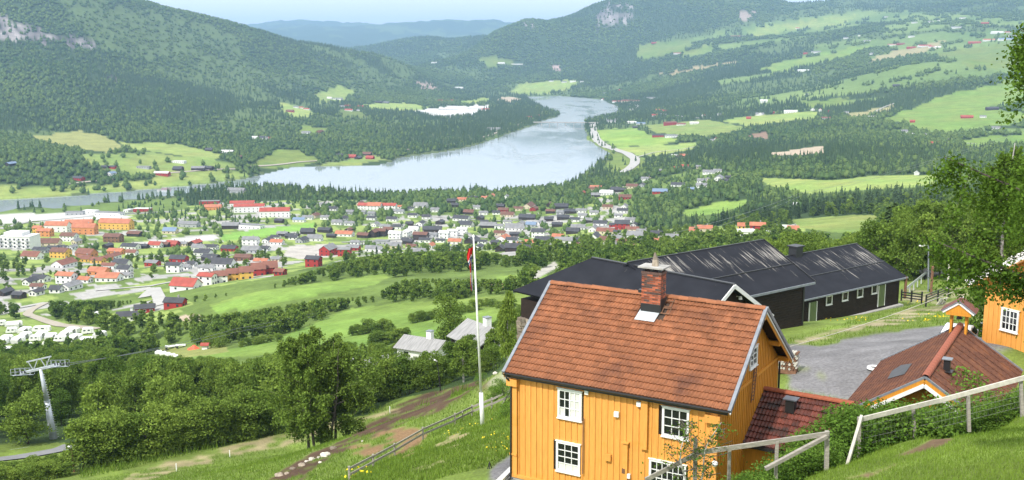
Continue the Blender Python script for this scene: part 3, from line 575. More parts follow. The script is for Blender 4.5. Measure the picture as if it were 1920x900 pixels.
def feltmat():
    m, nt, n, l, p = new_mat('black_roof_sheet'); p.inputs['Roughness'].default_value = .75; p.inputs['Specular IOR Level'].default_value = .12
    t = n.new('ShaderNodeTexCoord'); mp1 = n.new('ShaderNodeMapping'); mp1.inputs['Scale'].default_value = (3.6, .22, .22); l.new(t.outputs['Object'], mp1.inputs[0])
    a = n.new('ShaderNodeTexNoise'); a.inputs['Scale'].default_value = 1.5; a.inputs['Detail'].default_value = 6; a.inputs['Roughness'].default_value = .7; l.new(mp1.outputs[0], a.inputs['Vector'])
    b = n.new('ShaderNodeTexNoise'); b.inputs['Scale'].default_value = .26; b.inputs['Detail'].default_value = 3; l.new(t.outputs['Object'], b.inputs['Vector'])
    at1 = n.new('ShaderNodeAttribute'); at1.attribute_name = 'worn'
    s1 = n.new('ShaderNodeMath'); s1.operation = 'MULTIPLY_ADD'; s1.inputs[1].default_value = .30; l.new(at1.outputs['Fac'], s1.inputs[0]); l.new(a.outputs[0], s1.inputs[2])
    s2 = n.new('ShaderNodeMath'); s2.operation = 'MULTIPLY_ADD'; s2.inputs[1].default_value = .42; l.new(b.outputs[0], s2.inputs[0]); l.new(s1.outputs[0], s2.inputs[2])
    r = n.new('ShaderNodeMapRange'); r.inputs[1].default_value = 1.02; r.inputs[2].default_value = 1.16; l.new(s2.outputs[0], r.inputs[0])
    c = n.new('ShaderNodeTexNoise'); c.inputs['Scale'].default_value = .8; c.inputs['Detail'].default_value = 6; l.new(t.outputs['Object'], c.inputs['Vector'])
    k = n.new('ShaderNodeMix'); k.data_type = 'RGBA'; k.inputs[6].default_value = (.009, .010, .014, 1); k.inputs[7].default_value = (.026, .028, .036, 1); l.new(c.outputs[0], k.inputs[0])
    x = n.new('ShaderNodeMix'); x.data_type = 'RGBA'; x.inputs[7].default_value = (.38, .355, .32, 1); l.new(r.outputs[0], x.inputs[0]); l.new(k.outputs[2], x.inputs[6]); l.new(x.outputs[2], p.inputs['Base Color'])
    return m
FELT = feltmat()
class Bld:
    """RR: right end of the ridge relative to the eye; yaw: ridge direction; front slope faces -n."""
    def __init__(s, name, label, cat, RR, yaw, L, wf, sl, wb, h, group=None):
        s.e = Vector((math.cos(yaw), math.sin(yaw), 0)); s.n = Vector((-math.sin(yaw), math.cos(yaw), 0)); s.L, s.wf, s.sl, s.wb, s.h = L, wf, sl, wb, h
        RR = Vector(RR)+Vector((0, 0, CAMZ)); s.O = RR-s.n*wf-s.e*L; s.t = math.tan(sl); s.O.z = RR.z-wf*s.t-h; s.zr = h+wf*s.t; s.ze = h; s.zb = s.zr-wb*s.t
        s.D = wf+wb; s.root = thing(name, label, cat, s.O, yaw, group)
    def local(s, P): v = Vector(P)-s.O; return Vector((v.dot(s.e), v.dot(s.n), v.z))
    def front(s, px, py, y=0.):                 # where a pixel meets the plane local y
        r = Vector(ray(px, py)); o = Vector((0, 0, CAMZ))-s.O; t = (y-o.dot(s.n))/r.dot(s.n); return s.local(Vector((0, 0, CAMZ))+r*t)
    def side(s, px, py, x):
        r = Vector(ray(px, py)); o = Vector((0, 0, CAMZ))-s.O; t = (x-o.dot(s.e))/r.dot(s.e); return s.local(Vector((0, 0, CAMZ))+r*t)
    def onroof(s, px, py):                      # front slope
        r = Vector(ray(px, py)); N = s.n*(-s.t)+Vector((0, 0, 1)); P0 = s.O+Vector((0, 0, s.ze)); t = (P0-Vector((0, 0, CAMZ))).dot(N)/r.dot(N); return s.local(Vector((0, 0, CAMZ))+r*t)
    def roofz(s, y): return s.ze+y*s.t if y < s.wf else s.zr-(y-s.wf)*s.t
    def core(s, x0, x1, y0, y1, m, name='wall', z0=-.8, drop=.14):
        b = MB(); ys = [y0, s.wf, y1]; zs = [s.roofz(y)-drop for y in ys]
        V = []
        for x in (x0, x1): V += [(x, y0, z0), (x, y0, zs[0]), (x, s.wf, zs[1]), (x, y1, zs[2]), (x, y1, z0)]
        b.add(V, [(0, 1, 2, 3, 4), (9, 8, 7, 6, 5), (0, 5, 6, 1), (1, 6, 7, 2), (2, 7, 8, 3), (3, 8, 9, 4), (4, 9, 5, 0)]); return b.build(name, m, s.root)
    def boards(s, plane, at_, a, b, m, wide, narrow, z0, holes, thick=.022, proud=.024, drop=.16, out=-1, name='board', parts=True, topz=None):
        x = a; k = 0; mb = MB()
        while x < b-.02:
            w = min((wide, narrow)[k % 2], b-x); off = (k % 2)*proud
            top = min(s.roofz(x), s.roofz(x+w))-drop if plane == 'x' else (topz if topz else s.ze-drop)
            segs = [(z0, top)]
            for (u0, u1, w0, w1) in holes:
                if x < u1-.01 and x+w > u0+.01:
                    ns = []
                    for p, q in segs:
                        if w1 <= p or w0 >= q: ns.append((p, q)); continue
                        if w0 > p: ns.append((p, w0))
                        if w1 < q: ns.append((w1, q))
                    segs = ns
            for p, q in segs:
                if q-p < .03: continue
                t = thick+off; c = at_+out*t/2
                if parts: bb = MB()
                else: bb = mb
                if plane == 'y': bb.box(x+w/2, c, (p+q)/2, w-.006, t, q-p)
                else: bb.box(c, x+w/2, (p+q)/2, t, w-.006, q-p)
                if parts: bb.build(name, m, s.root)
            x += w; k += 1
        if not parts: o = mb.build(name, m, s.root); o['kind'] = 'stuff'
    def window(s, plane, at_, u0, u1, z0, z1, nx, nz, out=-1, fr=.09, curtain=None, m=WHITE, glass=GLASS):
        """frame with casing, mullions and panes; u along the wall"""
        def bx(mb, u, z, su, sz, dep, d0):
            c = at_+out*(d0+dep/2)
            return mb.box(u, c, z, su, dep, sz) if plane == 'y' else mb.box(c, u, z, dep, su, sz)
        F_ = MB(); um, zm = (u0+u1)/2, (z0+z1)/2; w, h = u1-u0, z1-z0
        for u in (u0+fr/2, u1-fr/2): bx(F_, u, zm, fr, h, .075, 0)
        for z in (z0+fr/2, z1-fr/2): bx(F_, um, z, w-2*fr, fr, .075, 0)
        bx(F_, um, z0-.02, w+.06, .04, .11, 0); bx(F_, um, z1+.015, w+.08, .03, .1, 0)
        f = F_.build('window', m, s.root); G = MB(); iw, ih = w-2*fr, h-2*fr
        for i in range(1, nx): wd = .06 if (nx in (4, 2) and i == nx//2) else .028; bx(G, u0+fr+iw*i/nx, zm, wd, ih, .05, .004)
        for j in range(1, nz): bx(G, um, z0+fr+ih*j/nz, iw, .028, .044, .006)
        G.build('glazing_bar', m, f)
        for i in range(nx):
            for j in range(nz):
                p = MB(); bx(p, u0+fr+iw*(i+.5)/nx, z0+fr+ih*(j+.5)/nz, iw/nx-.03, ih/nz-.03, .012, .008); p.build('pane', glass, f)
        if curtain:
            for (c0, c1, d0, d1) in curtain: p = MB(); bx(p, u0+fr+iw*(c0+c1)/2, z0+fr+ih*(d0+d1)/2, iw*(c1-c0)-.02, ih*(d1-d0)-.02, .004, .021); p.build('curtain', CURT, f)
        return f
    def slabs(s, m, x0=0, x1=None, th=.12, hipl=0, name='roof', worn=None):
        x1 = s.L if x1 is None else x1; b = MB()
        P = lambda x, y: (x, y, s.roofz(y))
        if hipl: fr = [(x0-hipl, 0, s.ze), P(x1, 0), P(x1, s.wf), P(x0, s.wf)]; bk = [P(x0, s.wf), P(x1, s.wf), (x1, s.D, s.zb), (x0-hipl, s.D, s.zb)]
        else: fr = [P(x0, 0), P(x1, 0), P(x1, s.wf), P(x0, s.wf)]; bk = [P(x0, s.wf), P(x1, s.wf), (x1, s.D, s.zb), (x0, s.D, s.zb)]
        b.slab(fr, th); b.slab(bk, th)
        if hipl: b.slab([(x0-hipl, s.D, s.zb), (x0-hipl, 0, s.ze), P(x0, s.wf)], th)
        return b.build(name, m, s.root)
def set_worn(me, fn):
    a = me.attributes.new('worn', 'FLOAT', 'POINT'); a.data.foreach_set('value', [fn(v.co) for v in me.vertices])
def tile_mesh(name, w, ln, m, amp=.022, waves=2, lift=.075):
    nx = waves*5; V = []
    for yy, zz in ((0, -.01), (0, lift), (ln, .012)):
        for i in range(nx+1): V.append((w*i/nx, yy, zz+amp*math.sin(waves*2*math.pi*i/nx)*(1 if zz > 0 else .6)))
    k = nx+1; Q = [(r*k+i, r*k+i+1, (r+1)*k+i+1, (r+1)*k+i) for r in (0, 1) for i in range(nx)]
    me = bpy.data.meshes.new(name); me.from_pydata(V, [], Q); me.materials.append(m); me.update(); return me
def tiling(root, x0, w, cols, rows, gauge, sl, ze, m, keep, y0=0., parent_name='tile', skip=None):
    tm = tile_mesh('tile', w, gauge+.04, m); cnt_ = 0; rest = MB(); tv = [v.co.copy() for v in tm.vertices]; tf = [tuple(p_.vertices) for p_ in tm.polygons]
    R_ = Matrix.Rotation(sl, 4, 'X')
    for r in range(rows):
        for c in range(cols):
            if skip and skip(c, r): continue
            loc = Vector((x0+c*w, y0+r*gauge*math.cos(sl), ze+r*gauge*math.sin(sl)+.004)); jz = random.gauss(0, .004)
            if cnt_ < keep:
                o = link(parent_name, tm, root, loc+Vector((0, 0, jz))); o.rotation_euler = (sl+random.gauss(0, .006), 0, random.gauss(0, .004)); cnt_ += 1
            else: rest.add([R_@v+loc+Vector((0, 0, jz)) for v in tv], tf)
    if rest.v: o = rest.build(parent_name+'s', m, root); o['kind'] = 'stuff'
# ---- the yellow farmhouse
H = Bld('farmhouse', 'yellow two storey wooden farmhouse with orange tiled roof and brick chimney', 'house', (10.064, 41.212, -10.291), -.53, 9.65, 4.06, .637, 4.12, 4.7)
H.core(.30, 9.14, .26, 7.9, DARKW, 'wall', z0=-.3, drop=.2)
fw = lambda px, py: H.front(px, py, .2)
def rect(pl, pr, pt_, pb): return (fw(*pl).x, fw(*pr).x, fw(*pb).z, fw(*pt_).z)
W1 = rect((1046, 757), (1091, 761), (1068, 731), (1068, 786)); W2 = rect((1043, 857), (1088, 861), (1065, 830), (1065, 886))
W3 = rect((1241.5, 792), (1292, 800), (1266, 765), (1266, 821)); W4 = rect((1217, 890), (1286, 900), (1250, 866), (1250, 905)); W4 = (W4[0], W4[1], W4[3]-1.15, W4[3])
H.boards('y', .26, .30, 9.17, YEL, .175, .095, .22, [W1, W2, W3, W4], drop=.02)
gx = 9.14
s1 = H.side(1418.5, 645, gx); s2 = H.side(1418.5, 681, gx); WG = (s1.y-.95, s1.y, s2.z, s1.z)
H.boards('x', gx, .24, 7.92, YELG, .15, .08, .2, [WG], out=1, drop=.16)  # the gable gets less light; that shade is put into its board colour
cur = [(0, 0, 0, 0)]
H.window('y', .24, *W1, 4, 3, curtain=[(.5, 1, 0, 1), (0, .25, 0, .33)]); H.window('y', .24, *W2, 3, 4, curtain=[(0, 1, 0, .26)]); H.window('y', .24, *W3, 3, 3); H.window('y', .24, *W4, 6, 3)
H.window('x', gx, *WG, 2, 3, out=1)
for x in (.36, 9.05): MB().box(x, .15, 2.45, .27, .06, 4.45).build('corner_board', YEL, H.root)
MB().box(.3, .13, 4.3, .5, .22, .3).build('beam_end', YEL, H.root); MB().box(9.0, .13, 4.25, .6, .22, .3).build('beam_end', YEL, H.root)
MB().box(4.7, .17, .2, 8.9, .14, .12).build('water_board', YEL, H.root); MB().box(4.75, .24, -.02, 8.9, .2, .36).build('foundation', CONC, H.root)
MB().box(.33, .1, 1.15, .34, .04, .08).build('trim_board', YEL, H.root)
b = fw(1210, 753); c = fw(1210, 842); MB().box(b.x, .16, (4.65+c.z)/2, .27, .12, 4.65-c.z).build('wide_batten', YEL, H.root)
b = fw(1174, 830); MB().box(b.x, .17, b.z/2+.1, .19, .1, b.z-.2).box(b.x, .14, b.z+.02, .3, .16, .05).build('cable_cover', YEL, H.root)
b = fw(1095, 782); c = fw(1095, 888); MB().tube((b.x, .14, b.z), (c.x-.03, .14, c.z), .025).build('pipe', WOODB, H.root)
for q, sz, mm in (((1101, 735), .16, WHITE), ((1157, 776), .2, WHITE), ((1199, 757), .18, WHITE), ((1141, 857), .26, YEL), ((1170.5, 882), .13, WOODB), ((1180, 892), .12, WHITE)):
    b = fw(*q); MB().box(b.x, .15, b.z, sz, .09, sz*(1.5 if sz < .14 else 1.05)).build('wall_box', mm, H.root)
l_ = fw(1350, 868); lam_o = MB().bar((l_.x-.25, .15, l_.z+.15), (l_.x-.12, -.05, l_.z+.2), .05, .05).build('wall_lamp', BLACKM, H.root)
bm = MB()
for i in range(6):
    a0, a1 = math.pi*i/6-math.pi/2, math.pi*(i+1)/6-math.pi/2; bm.tube((l_.x-.1, -.1, l_.z+.12*math.sin(a0)+.05), (l_.x-.1, -.1, l_.z+.12*math.sin(a1)+.05), .12*math.cos(a0)+.002, .12*math.cos(a1)+.002, 10, cap=False)
bm.build('lamp_globe', WHITE, lam_o, smooth=True)
H.slabs(mat('roof_boarding', (.06, .04, .03), .8), .02, 9.63, .10)
# chimney stands at pixel (1222, 590)
cb = H.onroof(1219, 588); cs = math.sin(.637); cc = math.cos(.637)
CW, CD = .857, .567; cx0, cy0 = cb.x-CW/2+.02, cb.y
def chim_skip(c, r):
    x = .0+c*9.65/32; y = r*.3155*cc; return cx0-.36 < x < cx0+CW-.02 and cy0-.45 < y < cy0+CD-.1
tiling(H.root, 0.0, 9.65/32, 32, 16, .3155, .637, 4.7, TERRA, 300, skip=chim_skip)
rc = bpy.data.meshes.new('ridge_tile'); V = []; 
for x in (0, .43):
    for i in range(7): a = math.pi*i/6; V.append((x, -.16*math.cos(a), (.135 if x == 0 else .115)*math.sin(a)))
rc.from_pydata(V, [], [(i, i+1, i+8, i+7) for i in range(6)]+[tuple(range(6, -1, -1))]); rc.materials.append(TERRA); rc.update()
for i in range(24):
    if cx0-.3 < i*.402 < cx0+.3 and False: continue
    link('ridge_tile', rc, H.root, (i*.402, H.wf, H.zr+.02+random.gauss(0, .006)))
ztop = H.roofz(cy0)+1.5+.25; zb_ = H.roofz(cy0)-.1; MB().box(cx0+CW/2, cy0+CD/2, (zb_+ztop)/2, CW-.03, CD-.03, ztop-zb_).build('chimney', MORTAR, H.root); chm = [o for o in H.root.children if o.name.startswith('chimney')][0]
bl = .245; bh = .066; ch = .083; k = 0; z = zb_+.35
bmx = MB().box(bl/2-.006, .05, bh/2, bl-.012, .1, bh).mesh('brick', BRICK); bmy = MB().box(.05, bl/2-.006, bh/2, .1, bl-.012, bh).mesh('brick', BRICK)
bmxd = bmx.copy(); bmxd.materials[0] = BRICKD; bmyd = bmy.copy(); bmyd.materials[0] = BRICKD
hx = MB().box(.06, .05, bh/2, .11, .1, bh).mesh('brick', BRICK); hy = MB().box(.05, .06, bh/2, .1, .11, bh).mesh('brick', BRICK)
while z < ztop-.09:
    dk = random.random
    for fy in (0, 1):
        Y = cy0-.002 if not fy else cy0+CD-.098
        for q in range(3): link('brick', bmxd if dk() < .3 else bmx, chm, (cx0+q*bl+(.122 if k % 2 else 0), Y, z))
        link('brick', hx, chm, (cx0 if k % 2 else cx0+3*bl, Y, z))
    for fx in (0, 1):
        X = cx0-.003 if not fx else cx0+CW-.097
        link('brick', bmyd if dk() < .3 else bmy, chm, (X, cy0+.1+(.12 if k % 2 else 0), z)); link('brick', hy, chm, (X, cy0+.1+(0 if k % 2 else .245), z))
    z += ch; k += 1
MB().box(cx0+CW/2, cy0+CD/2, ztop-.04, CW+.04, CD+.04, .1).build('chimney_band', BRICKD, H.root)
for x in (cx0+.08, cx0+CW/2, cx0+CW-.08):
    for y in (cy0+.08, cy0+CD-.08): MB().box(x, y, ztop+.08, .1, .1, .16).build('cap_foot', BLACKM, H.root)
cpp = MB().box(cx0+CW/2, cy0+CD/2, ztop+.19, CW+.26, CD+.26, .06).build('chimney_cap', CONC, H.root)
MB().tube((cx0+CW/2+.05, cy0+CD/2, ztop+.22), (cx0+CW/2+.05, cy0+CD/2, ztop+.48), .15, .12, 6).tube((cx0+CW/2+.05, cy0+CD/2, ztop+.48), (cx0+CW/2+.02, cy0+CD/2, ztop+.78), .12, .03, 6).build('cap_stone', STONE, H.root)
fl = MB(); P = lambda x, y, o=.10: (x, y, H.roofz(y)+o)
fl.slab([P(cx0-.12, cy0-.42), P(cx0+CW-.1, cy0-.42), P(cx0+CW-.02, cy0+.05), P(cx0-.05, cy0+.05)], .02); fl.build('flashing', mat('zinc_sheet', (.55, .58, .6), .35, .2, 5, metal=.5), H.root)
MB().box(cx0+CW/2, cy0-.012, H.roofz(cy0)+.22, CW+.03, .03, .36).build('flashing_apron', BLACKM, H.root)
MB().box(cx0+CW+.02, cy0+CD/2, H.roofz(cy0)+.35, .03, CD+.1, .6).build('flashing_side', BLACKM, H.root)
for i, q in enumerate(((1258, 566), (1253, 576), (1249, 589))):       # roof ladder hooks right of the chimney
    b = H.onroof(*q); st = MB()
    for dx in (-.16, .16): st.bar((b.x+dx, b.y-.12, H.roofz(b.y-.12)+.12), (b.x+dx, b.y+.12, H.roofz(b.y+.12)+.12), .03, .03)
    for dy in (-.12, .12): st.bar((b.x-.2, b.y+dy, H.roofz(b.y+dy)+.14), (b.x+.2, b.y+dy, H.roofz(b.y+dy)+.14), .035, .035)
    st.build('roof_step', WOODB, H.root)
b = H.onroof(1201, 553); MB().box(b.x, b.y, b.z+.15, .14, .2, .2).build('roof_vent', BLACKM, H.root)
def along(mb, x, y0, y1, off, w, h): mb.bar((x, y0, H.roofz(y0)+off), (x, y1, H.roofz(y1)+off), w, h)
for x, nm in ((-.03, 'verge_cap'), (9.69, 'verge_cap')):
    m_ = MB(); along(m_, x, -.06, H.wf, .06, .13, .14); along(m_, x, H.wf, H.D+.05, .06, .13, .14); m_.build(nm, GREYM, H.root)
for x, mm, off, hh in ((9.7, WHITE, -.10, .06), (9.66, YELG, -.16, .20), (-.03, YEL, -.13, .2)):
    for a0, a1 in ((-.02, H.wf), (H.wf+.001, H.D)):
        m_ = MB(); along(m_, x, a0, a1, off if a0 < 1 else off-.01, .035, hh); m_.build('barge_board', mm, H.root)
sf = MB(); sf.slab([(9.2, .1, H.roofz(.1)-.13), (9.62, .1, H.roofz(.1)-.13), (9.62, H.wf, H.zr-.13), (9.2, H.wf, H.zr-.13)], .02); sf.slab([(9.2, H.wf, H.zr-.13), (9.62, H.wf, H.zr-.13), (9.62, H.D-.1, H.roofz(H.D-.1)-.13), (9.2, H.D-.1, H.roofz(H.D-.1)-.13)], .02); sf.build('soffit', DARKW, H.root)
for y in (H.wf+.05, 6.3, 7.7): MB().box(9.35, y, H.roofz(y)-.3, .62, .16, .2).build('purlin_end', YELG, H.root)
gut = MB()
for i in range(6):
    a0, a1 = math.pi+math.pi*i/6, math.pi+math.pi*(i+1)/6; y, zz = -.075, 4.70
    gut.add([(-.05, y+.075*math.cos(a0), zz+.075*math.sin(a0)), (9.68, y+.075*math.cos(a0), zz+.075*math.sin(a0)), (9.68, y+.075*math.cos(a1), zz+.075*math.sin(a1)), (-.05, y+.075*math.cos(a1), zz+.075*math.sin(a1))], [(0, 1, 2, 3)])
gut.box(4.8, .03, 4.60, 9.6, .03, .16); gut.build('gutter', BLACKM, H.root)
dp = MB().tube((.12, -.07, 4.64), (.12, -.07, 4.5), .04).tube((.12, -.07, 4.5), (.24, .1, 4.3), .04).tube((.24, .1, 4.3), (.22, .08, .1), .04).tube((.22, .08, .1), (.12, -.1, -.02), .04); dp.build('downpipe', BLACKM, H.root)
MB().tube((9.2, 7.98, H.zb-.2), (9.2, 7.98, .1), .045).build('downpipe', BLACKM, H.root)
bd = MB()
p1, p2, p3, p4 = H.side(1384, 727, gx+.05), H.side(1409, 711, gx+.05), H.side(1418, 702, gx+.05), H.side(1448, 684, gx+.05)
zb2 = (p1.z+p4.z)/2; MB().box(gx+.07, (p1.y+p2.y)/2, zb2, .05, p2.y-p1.y, .12).build('band_board', YELG, H.root); MB().box(gx+.07, (p3.y+7.9)/2, zb2, .05, 7.9-p3.y, .12).build('band_board', YELG, H.root)
a_ = H.side(1416, 688, gx+.1); c_ = H.side(1406, 752, gx+.1); ld = MB()
for o in (-.17, .17): ld.bar((gx+.12, a_.y+o, a_.z), (gx+.2, c_.y+o, c_.z), .035, .035)
for i in range(9): t = (i+.5)/9; ld.bar((gx+.12+.08*t, a_.y+(c_.y-a_.y)*t-.17, a_.z+(c_.z-a_.z)*t), (gx+.12+.08*t, a_.y+(c_.y-a_.y)*t+.17, a_.z+(c_.z-a_.z)*t), .025, .025)
ld.build('wall_ladder', WOODB, H.root)
# ---- annex with dark tiles at the gable
A = Bld('annex', 'low annex with dark red tiled roof against the gable of the yellow farmhouse', 'outbuilding', (13.9, 41.0, -14.216), -.559, 4.6, 2.6, .528, 2.4, 1.75)
A.core(.1, 4.4, .25, 4.7, YELG, 'wall'); A.slabs(mat('roof_boarding', (.06, .04, .03), .8), .0, 4.6, .08)
tiling(A.root, 0, .295, 15, 9, .325, .528, A.ze, TERRAD, 200)
rc2 = rc.copy(); rc2.materials[0] = mat('rust_ridge', (.24, .07, .035), .8, .3, 5)
for i in range(11): link('ridge_tile', rc2, A.root, (i*.402, A.wf, A.zr+.02))
m_ = MB(); m_.bar((-.04, -.05, A.ze+.05), (-.04, A.wf, A.zr+.05), .1, .12); m_.build('verge_cap', BLACKM, A.root)
b = A.onroof(1481, 775); MB().box(b.x, b.y+.1, b.z+.3, .36, .36, .55).build('roof_vent', BLACKM, A.root); MB().box(b.x, b.y+.1, b.z+.60, .56, .5, .05).build('vent_cap', mat('dark_grey_metal', (.09, .10, .12), .4), A.root)
MB().box(2.3, -.05, A.ze-.06, 4.6, .1, .12).build('gutter', BLACKM, A.root)
# ---- barns
def worn_rows(me, B, f): set_worn(me, f)
def roof_fine(B, x0, x1, hipl=0, th=.14, worn=None):
    o = B.slabs(FELT, x0, x1, th, hipl)
    # a finer sheet carries the wear: the upper half of the front slope is worn most
    nx, ny = 24, 12; V = []; 
    for j in range(ny+1):
        y = B.wf*j/ny; xa = x0-(hipl*(1-j/ny))
        for i in range(nx+1): V.append((xa+(x1-xa)*i/nx, y, B.roofz(y)+.012))
    Q = [(j*(nx+1)+i, j*(nx+1)+i+1, (j+1)*(nx+1)+i+1, (j+1)*(nx+1)+i) for j in range(ny) for i in range(nx)]
    me_ = bpy.data.meshes.new('roof_sheet'); me_.from_pydata(V, [], Q); me_.materials.append(FELT); set_worn(me_, lambda c: worn(c.x/B.L, c.y/B.wf)); me_.update(); link('roof_sheet', me_, B.root); return o
B1 = Bld('barn', 'near barn with broad black roof and white gable edge behind the farmhouse', 'barn', (14.096, 66.017, -14.859), -.816, 12.21, 3.964, .553, 4.521, 3.6, 'black roofed barns')
B1.core(.1, 11.6, .35, 8.1, DARKW, 'wall', z0=-1.5, drop=.2); MB().box(-1.8, 4.2, .8, 3.7, 7.6, min(B1.ze, B1.zb)*1.0+1.2).build('wall', DARKW, B1.root)
roof_fine(B1, 0, 12.21, 4.1, worn=lambda u, v: .35+.15*v)
for a0, a1 in ((0, B1.wf), (B1.wf, B1.D)):
    m_ = MB(); m_.bar((12.24, a0, B1.roofz(a0)-.1), (12.24, a1, (B1.roofz(a1) if a0 == 0 else B1.zb)-.1), .05, .26); m_.build('barge_board', WHITE, B1.root)
m_ = MB(); m_.bar((0, B1.wf, B1.zr+.03), (12.2, B1.wf, B1.zr+.03), .25, .08); m_.build('ridge_cap', BLACKM, B1.root)
MB().box(12.0, 1.6, .3, .9, .1, .1).build('beam_end', WOODP, B1.root)
gb = B1.side(1386, 578, 11.62); MB().box(11.64, gb.y, gb.z-1, .06, 1.3, 2.2).build('door', GREEND, B1.root)
gl = B1.side(1382, 556, 11.7); MB().tube((11.66, gl.y, gl.z), (11.95, gl.y, gl.z+.05), .03).tube((11.95, gl.y, gl.z+.06), (11.95, gl.y, gl.z-.14), .1, .14, 8).build('gable_lamp', WHITE, B1.root)
rr_ = random.Random(3)
sm = [MB().box(0, 0, 0, 1, 1, 1).mesh('stone', STONE) for _ in range(5)]
for me_ in sm:
    for v in me_.vertices: v.co += Vector((rr_.uniform(-.13, .13), rr_.uniform(-.1, .1), rr_.uniform(-.15, .15)))
z = -2.4; row = 0
while z < 1.5:
    x = -3.7; hh = rr_.uniform(.22, .36)
    while x < 1.6:
        w = rr_.uniform(.3, .7); o = link('stone', rr_.choice(sm), B1.root, (x+w/2, .22+rr_.uniform(-.05, .05), z+hh/2)); o.scale = (w*.96, .4, hh*.93); x += w
    z += hh
MB().box(-1.2, .32, -.6, 5.2, .2, 4.2).build('stone_backing', MORTAR, B1.root)
B2 = Bld('barn', 'middle barn with tall black roof streaked pale and dark plank walls', 'barn', (19.282, 80.72, -14.658), .65, 14.205, 4.929, .462, 6.0, 3.5, 'black roofed barns')
B2.core(.3, 13.6, .5, 10.4, DARKW, 'wall', z0=-2.5, drop=.2)
roof_fine(B2, 0, 14.3, worn=lambda u, v: .3+.75*max(0, 1-abs(v-.72)*1.5)*(1 if v > .5 else .8))
for v in (.42, 1.0):
    y = B2.wf*v; MB().bar((0, y, B2.roofz(y)+.03), (14.3, y, B2.roofz(y)+.03), .12, .07).build('roof_seam', BLACKM, B2.root)
MB().box(7.1, -.05, B2.ze-.07, 14.3, .09, .16).build('fascia_board', GREYM, B2.root)
MB().bar((14.33, 0, B2.ze-.02), (14.33, B2.wf, B2.zr-.02), .05, .2).build('barge_board', BLACKM, B2.root)
z = .1; i = 0
while z < 3.2: MB().box(6.95, .47, z+.095, 13.3, .05, .175).build('board', DARKW, B2.root); z += .19; i += 1
for q in (.3, 13.6): MB().box(q, .44, 1.6, .16, .08, 3.4).build('corner_board', BLACKM, B2.root)
B3 = Bld('barn', 'far barn with black roof, white framed windows and two green doors', 'barn', (34.761, 105.785, -19.611), .642, 14.9, 5.863, .393, 6.0, 2.75, 'black roofed barns')
B3.core(.3, 14.5, .5, 11, DARKW, 'wall', z0=-2.0, drop=.2)
roof_fine(B3, -1.5, 15.0, worn=lambda u, v: .25+.75*max(0, 1-abs(v-.72)*1.5))
for v in (.45, 1.0): y = B3.wf*v; MB().bar((-1.5, y, B3.roofz(y)+.03), (15, y, B3.roofz(y)+.03), .12, .07).build('roof_seam', BLACKM, B3.root)
MB().box(6.8, -.05, B3.ze-.07, 16.4, .09, .14).build('fascia_board', GREYM, B3.root)
for px, py in ((1554, 563), (1584, 555.5), (1612, 549), (1639, 542.5)):
    p = B3.front(px, py, .46); B3.window('y', .46, p.x-.44, p.x+.44, p.z-.42, p.z+.44, 1, 1, fr=.09)
for px, a_, b_ in ((1524, 566, 607), (1653, 534, 573)):
    p = B3.front(px, a_, .46); q = B3.front(px, b_, .46); MB().box(p.x, .42, (p.z+q.z)/2, .95, .06, p.z-q.z).build('door', GREEND, B3.root)
    for s_ in (-.52, .52): MB().box(p.x+s_, .41, (p.z+q.z)/2, .09, .09, p.z-q.z).build('door_casing', WHITE, B3.root)
MB().box(7.4, .3, -.25, 14.6, .5, .6).build('foundation', CONC, B3.root)
c_ = B3.front(1492, 470, B3.wf); MB().box(c_.x, B3.wf, B3.zr+.3, 1.0, .9, 1.0).build('chimney', BLACKM, B3.root); MB().box(c_.x, B3.wf, B3.zr+.86, 1.25, 1.15, .1).build('chimney_cap', BLACKM, B3.root)
# ---- brown roofed shed with the bell turret
SH = Bld('shed', 'outbuilding with rust brown mossy roof sunk behind the bushes and wire fence', 'outbuilding', (16.924, 42.03, -13.389), -2.103, 9.594, 3.577, .574, 2.9, 2.6)
SH.core(.4, 9.1, .4, 6.1, YELG, 'wall'); SH.slabs(SHING, 0, 9.594, .12)
ck = MB()                                     # courses of shingles on the left slope
for j in range(22):
    y = SH.wf*j/22+.02; ck.bar((.02, y, SH.roofz(y)+.012), (9.57, y, SH.roofz(y)+.012), .05, .022, up=(0, -math.sin(.574), math.cos(.574)))
o = ck.build('shingles', SHING, SH.root); o['kind'] = 'stuff'
for i in range(12): x = .35+i*.78; MB().bar((x, SH.wf+.1, SH.roofz(SH.wf+.1)+.02), (x, SH.D, SH.zb+.02), .035, .04).build('roof_batten', SHING, SH.root)
rc3 = rc.copy(); rc3.materials[0] = mat('ridge_clay', (.27, .085, .05), .8, .3, 5)
for i in range(23): o = link('ridge_tile', rc3, SH.root, (i*.415, SH.wf, SH.zr+.0)); o.scale = (1, 1.0, 1.1)
for x in (-.03, 9.62):
    for a0, a1 in ((-.05, SH.wf), (SH.wf, SH.D)):
        z0_, z1_ = SH.roofz(a0), (SH.roofz(a1) if a1 <= SH.wf else SH.zb); MB().bar((x, a0, z0_+.02), (x, a1, z1_+.02), .09, .09).build('verge_cap', GREYM, SH.root)
        if x > 0: MB().bar((x+.02, a0, z0_-.14), (x+.02, a1, z1_-.14), .04, .22).build('barge_board', YELG, SH.root); MB().bar((x+.05, a0, z0_-.32), (x+.05, a1, z1_-.32), .04, .16).build('barge_board', WHITE, SH.root)
pp = [SH.onroof(*q) for q in ((1664, 712), (1696, 703), (1710, 683), (1690, 686), (1672, 697))]; MB().slab([p+Vector((0, 0, .035)) for p in pp][::-1], .01).build('roof_patch', mat('slate_patch', (.07, .07, .075), .6), SH.root)
vb = Vector((6.4, SH.wf+1.2, SH.roofz(SH.wf+1.2))); r_ = SH.side(1773, 700, 0)
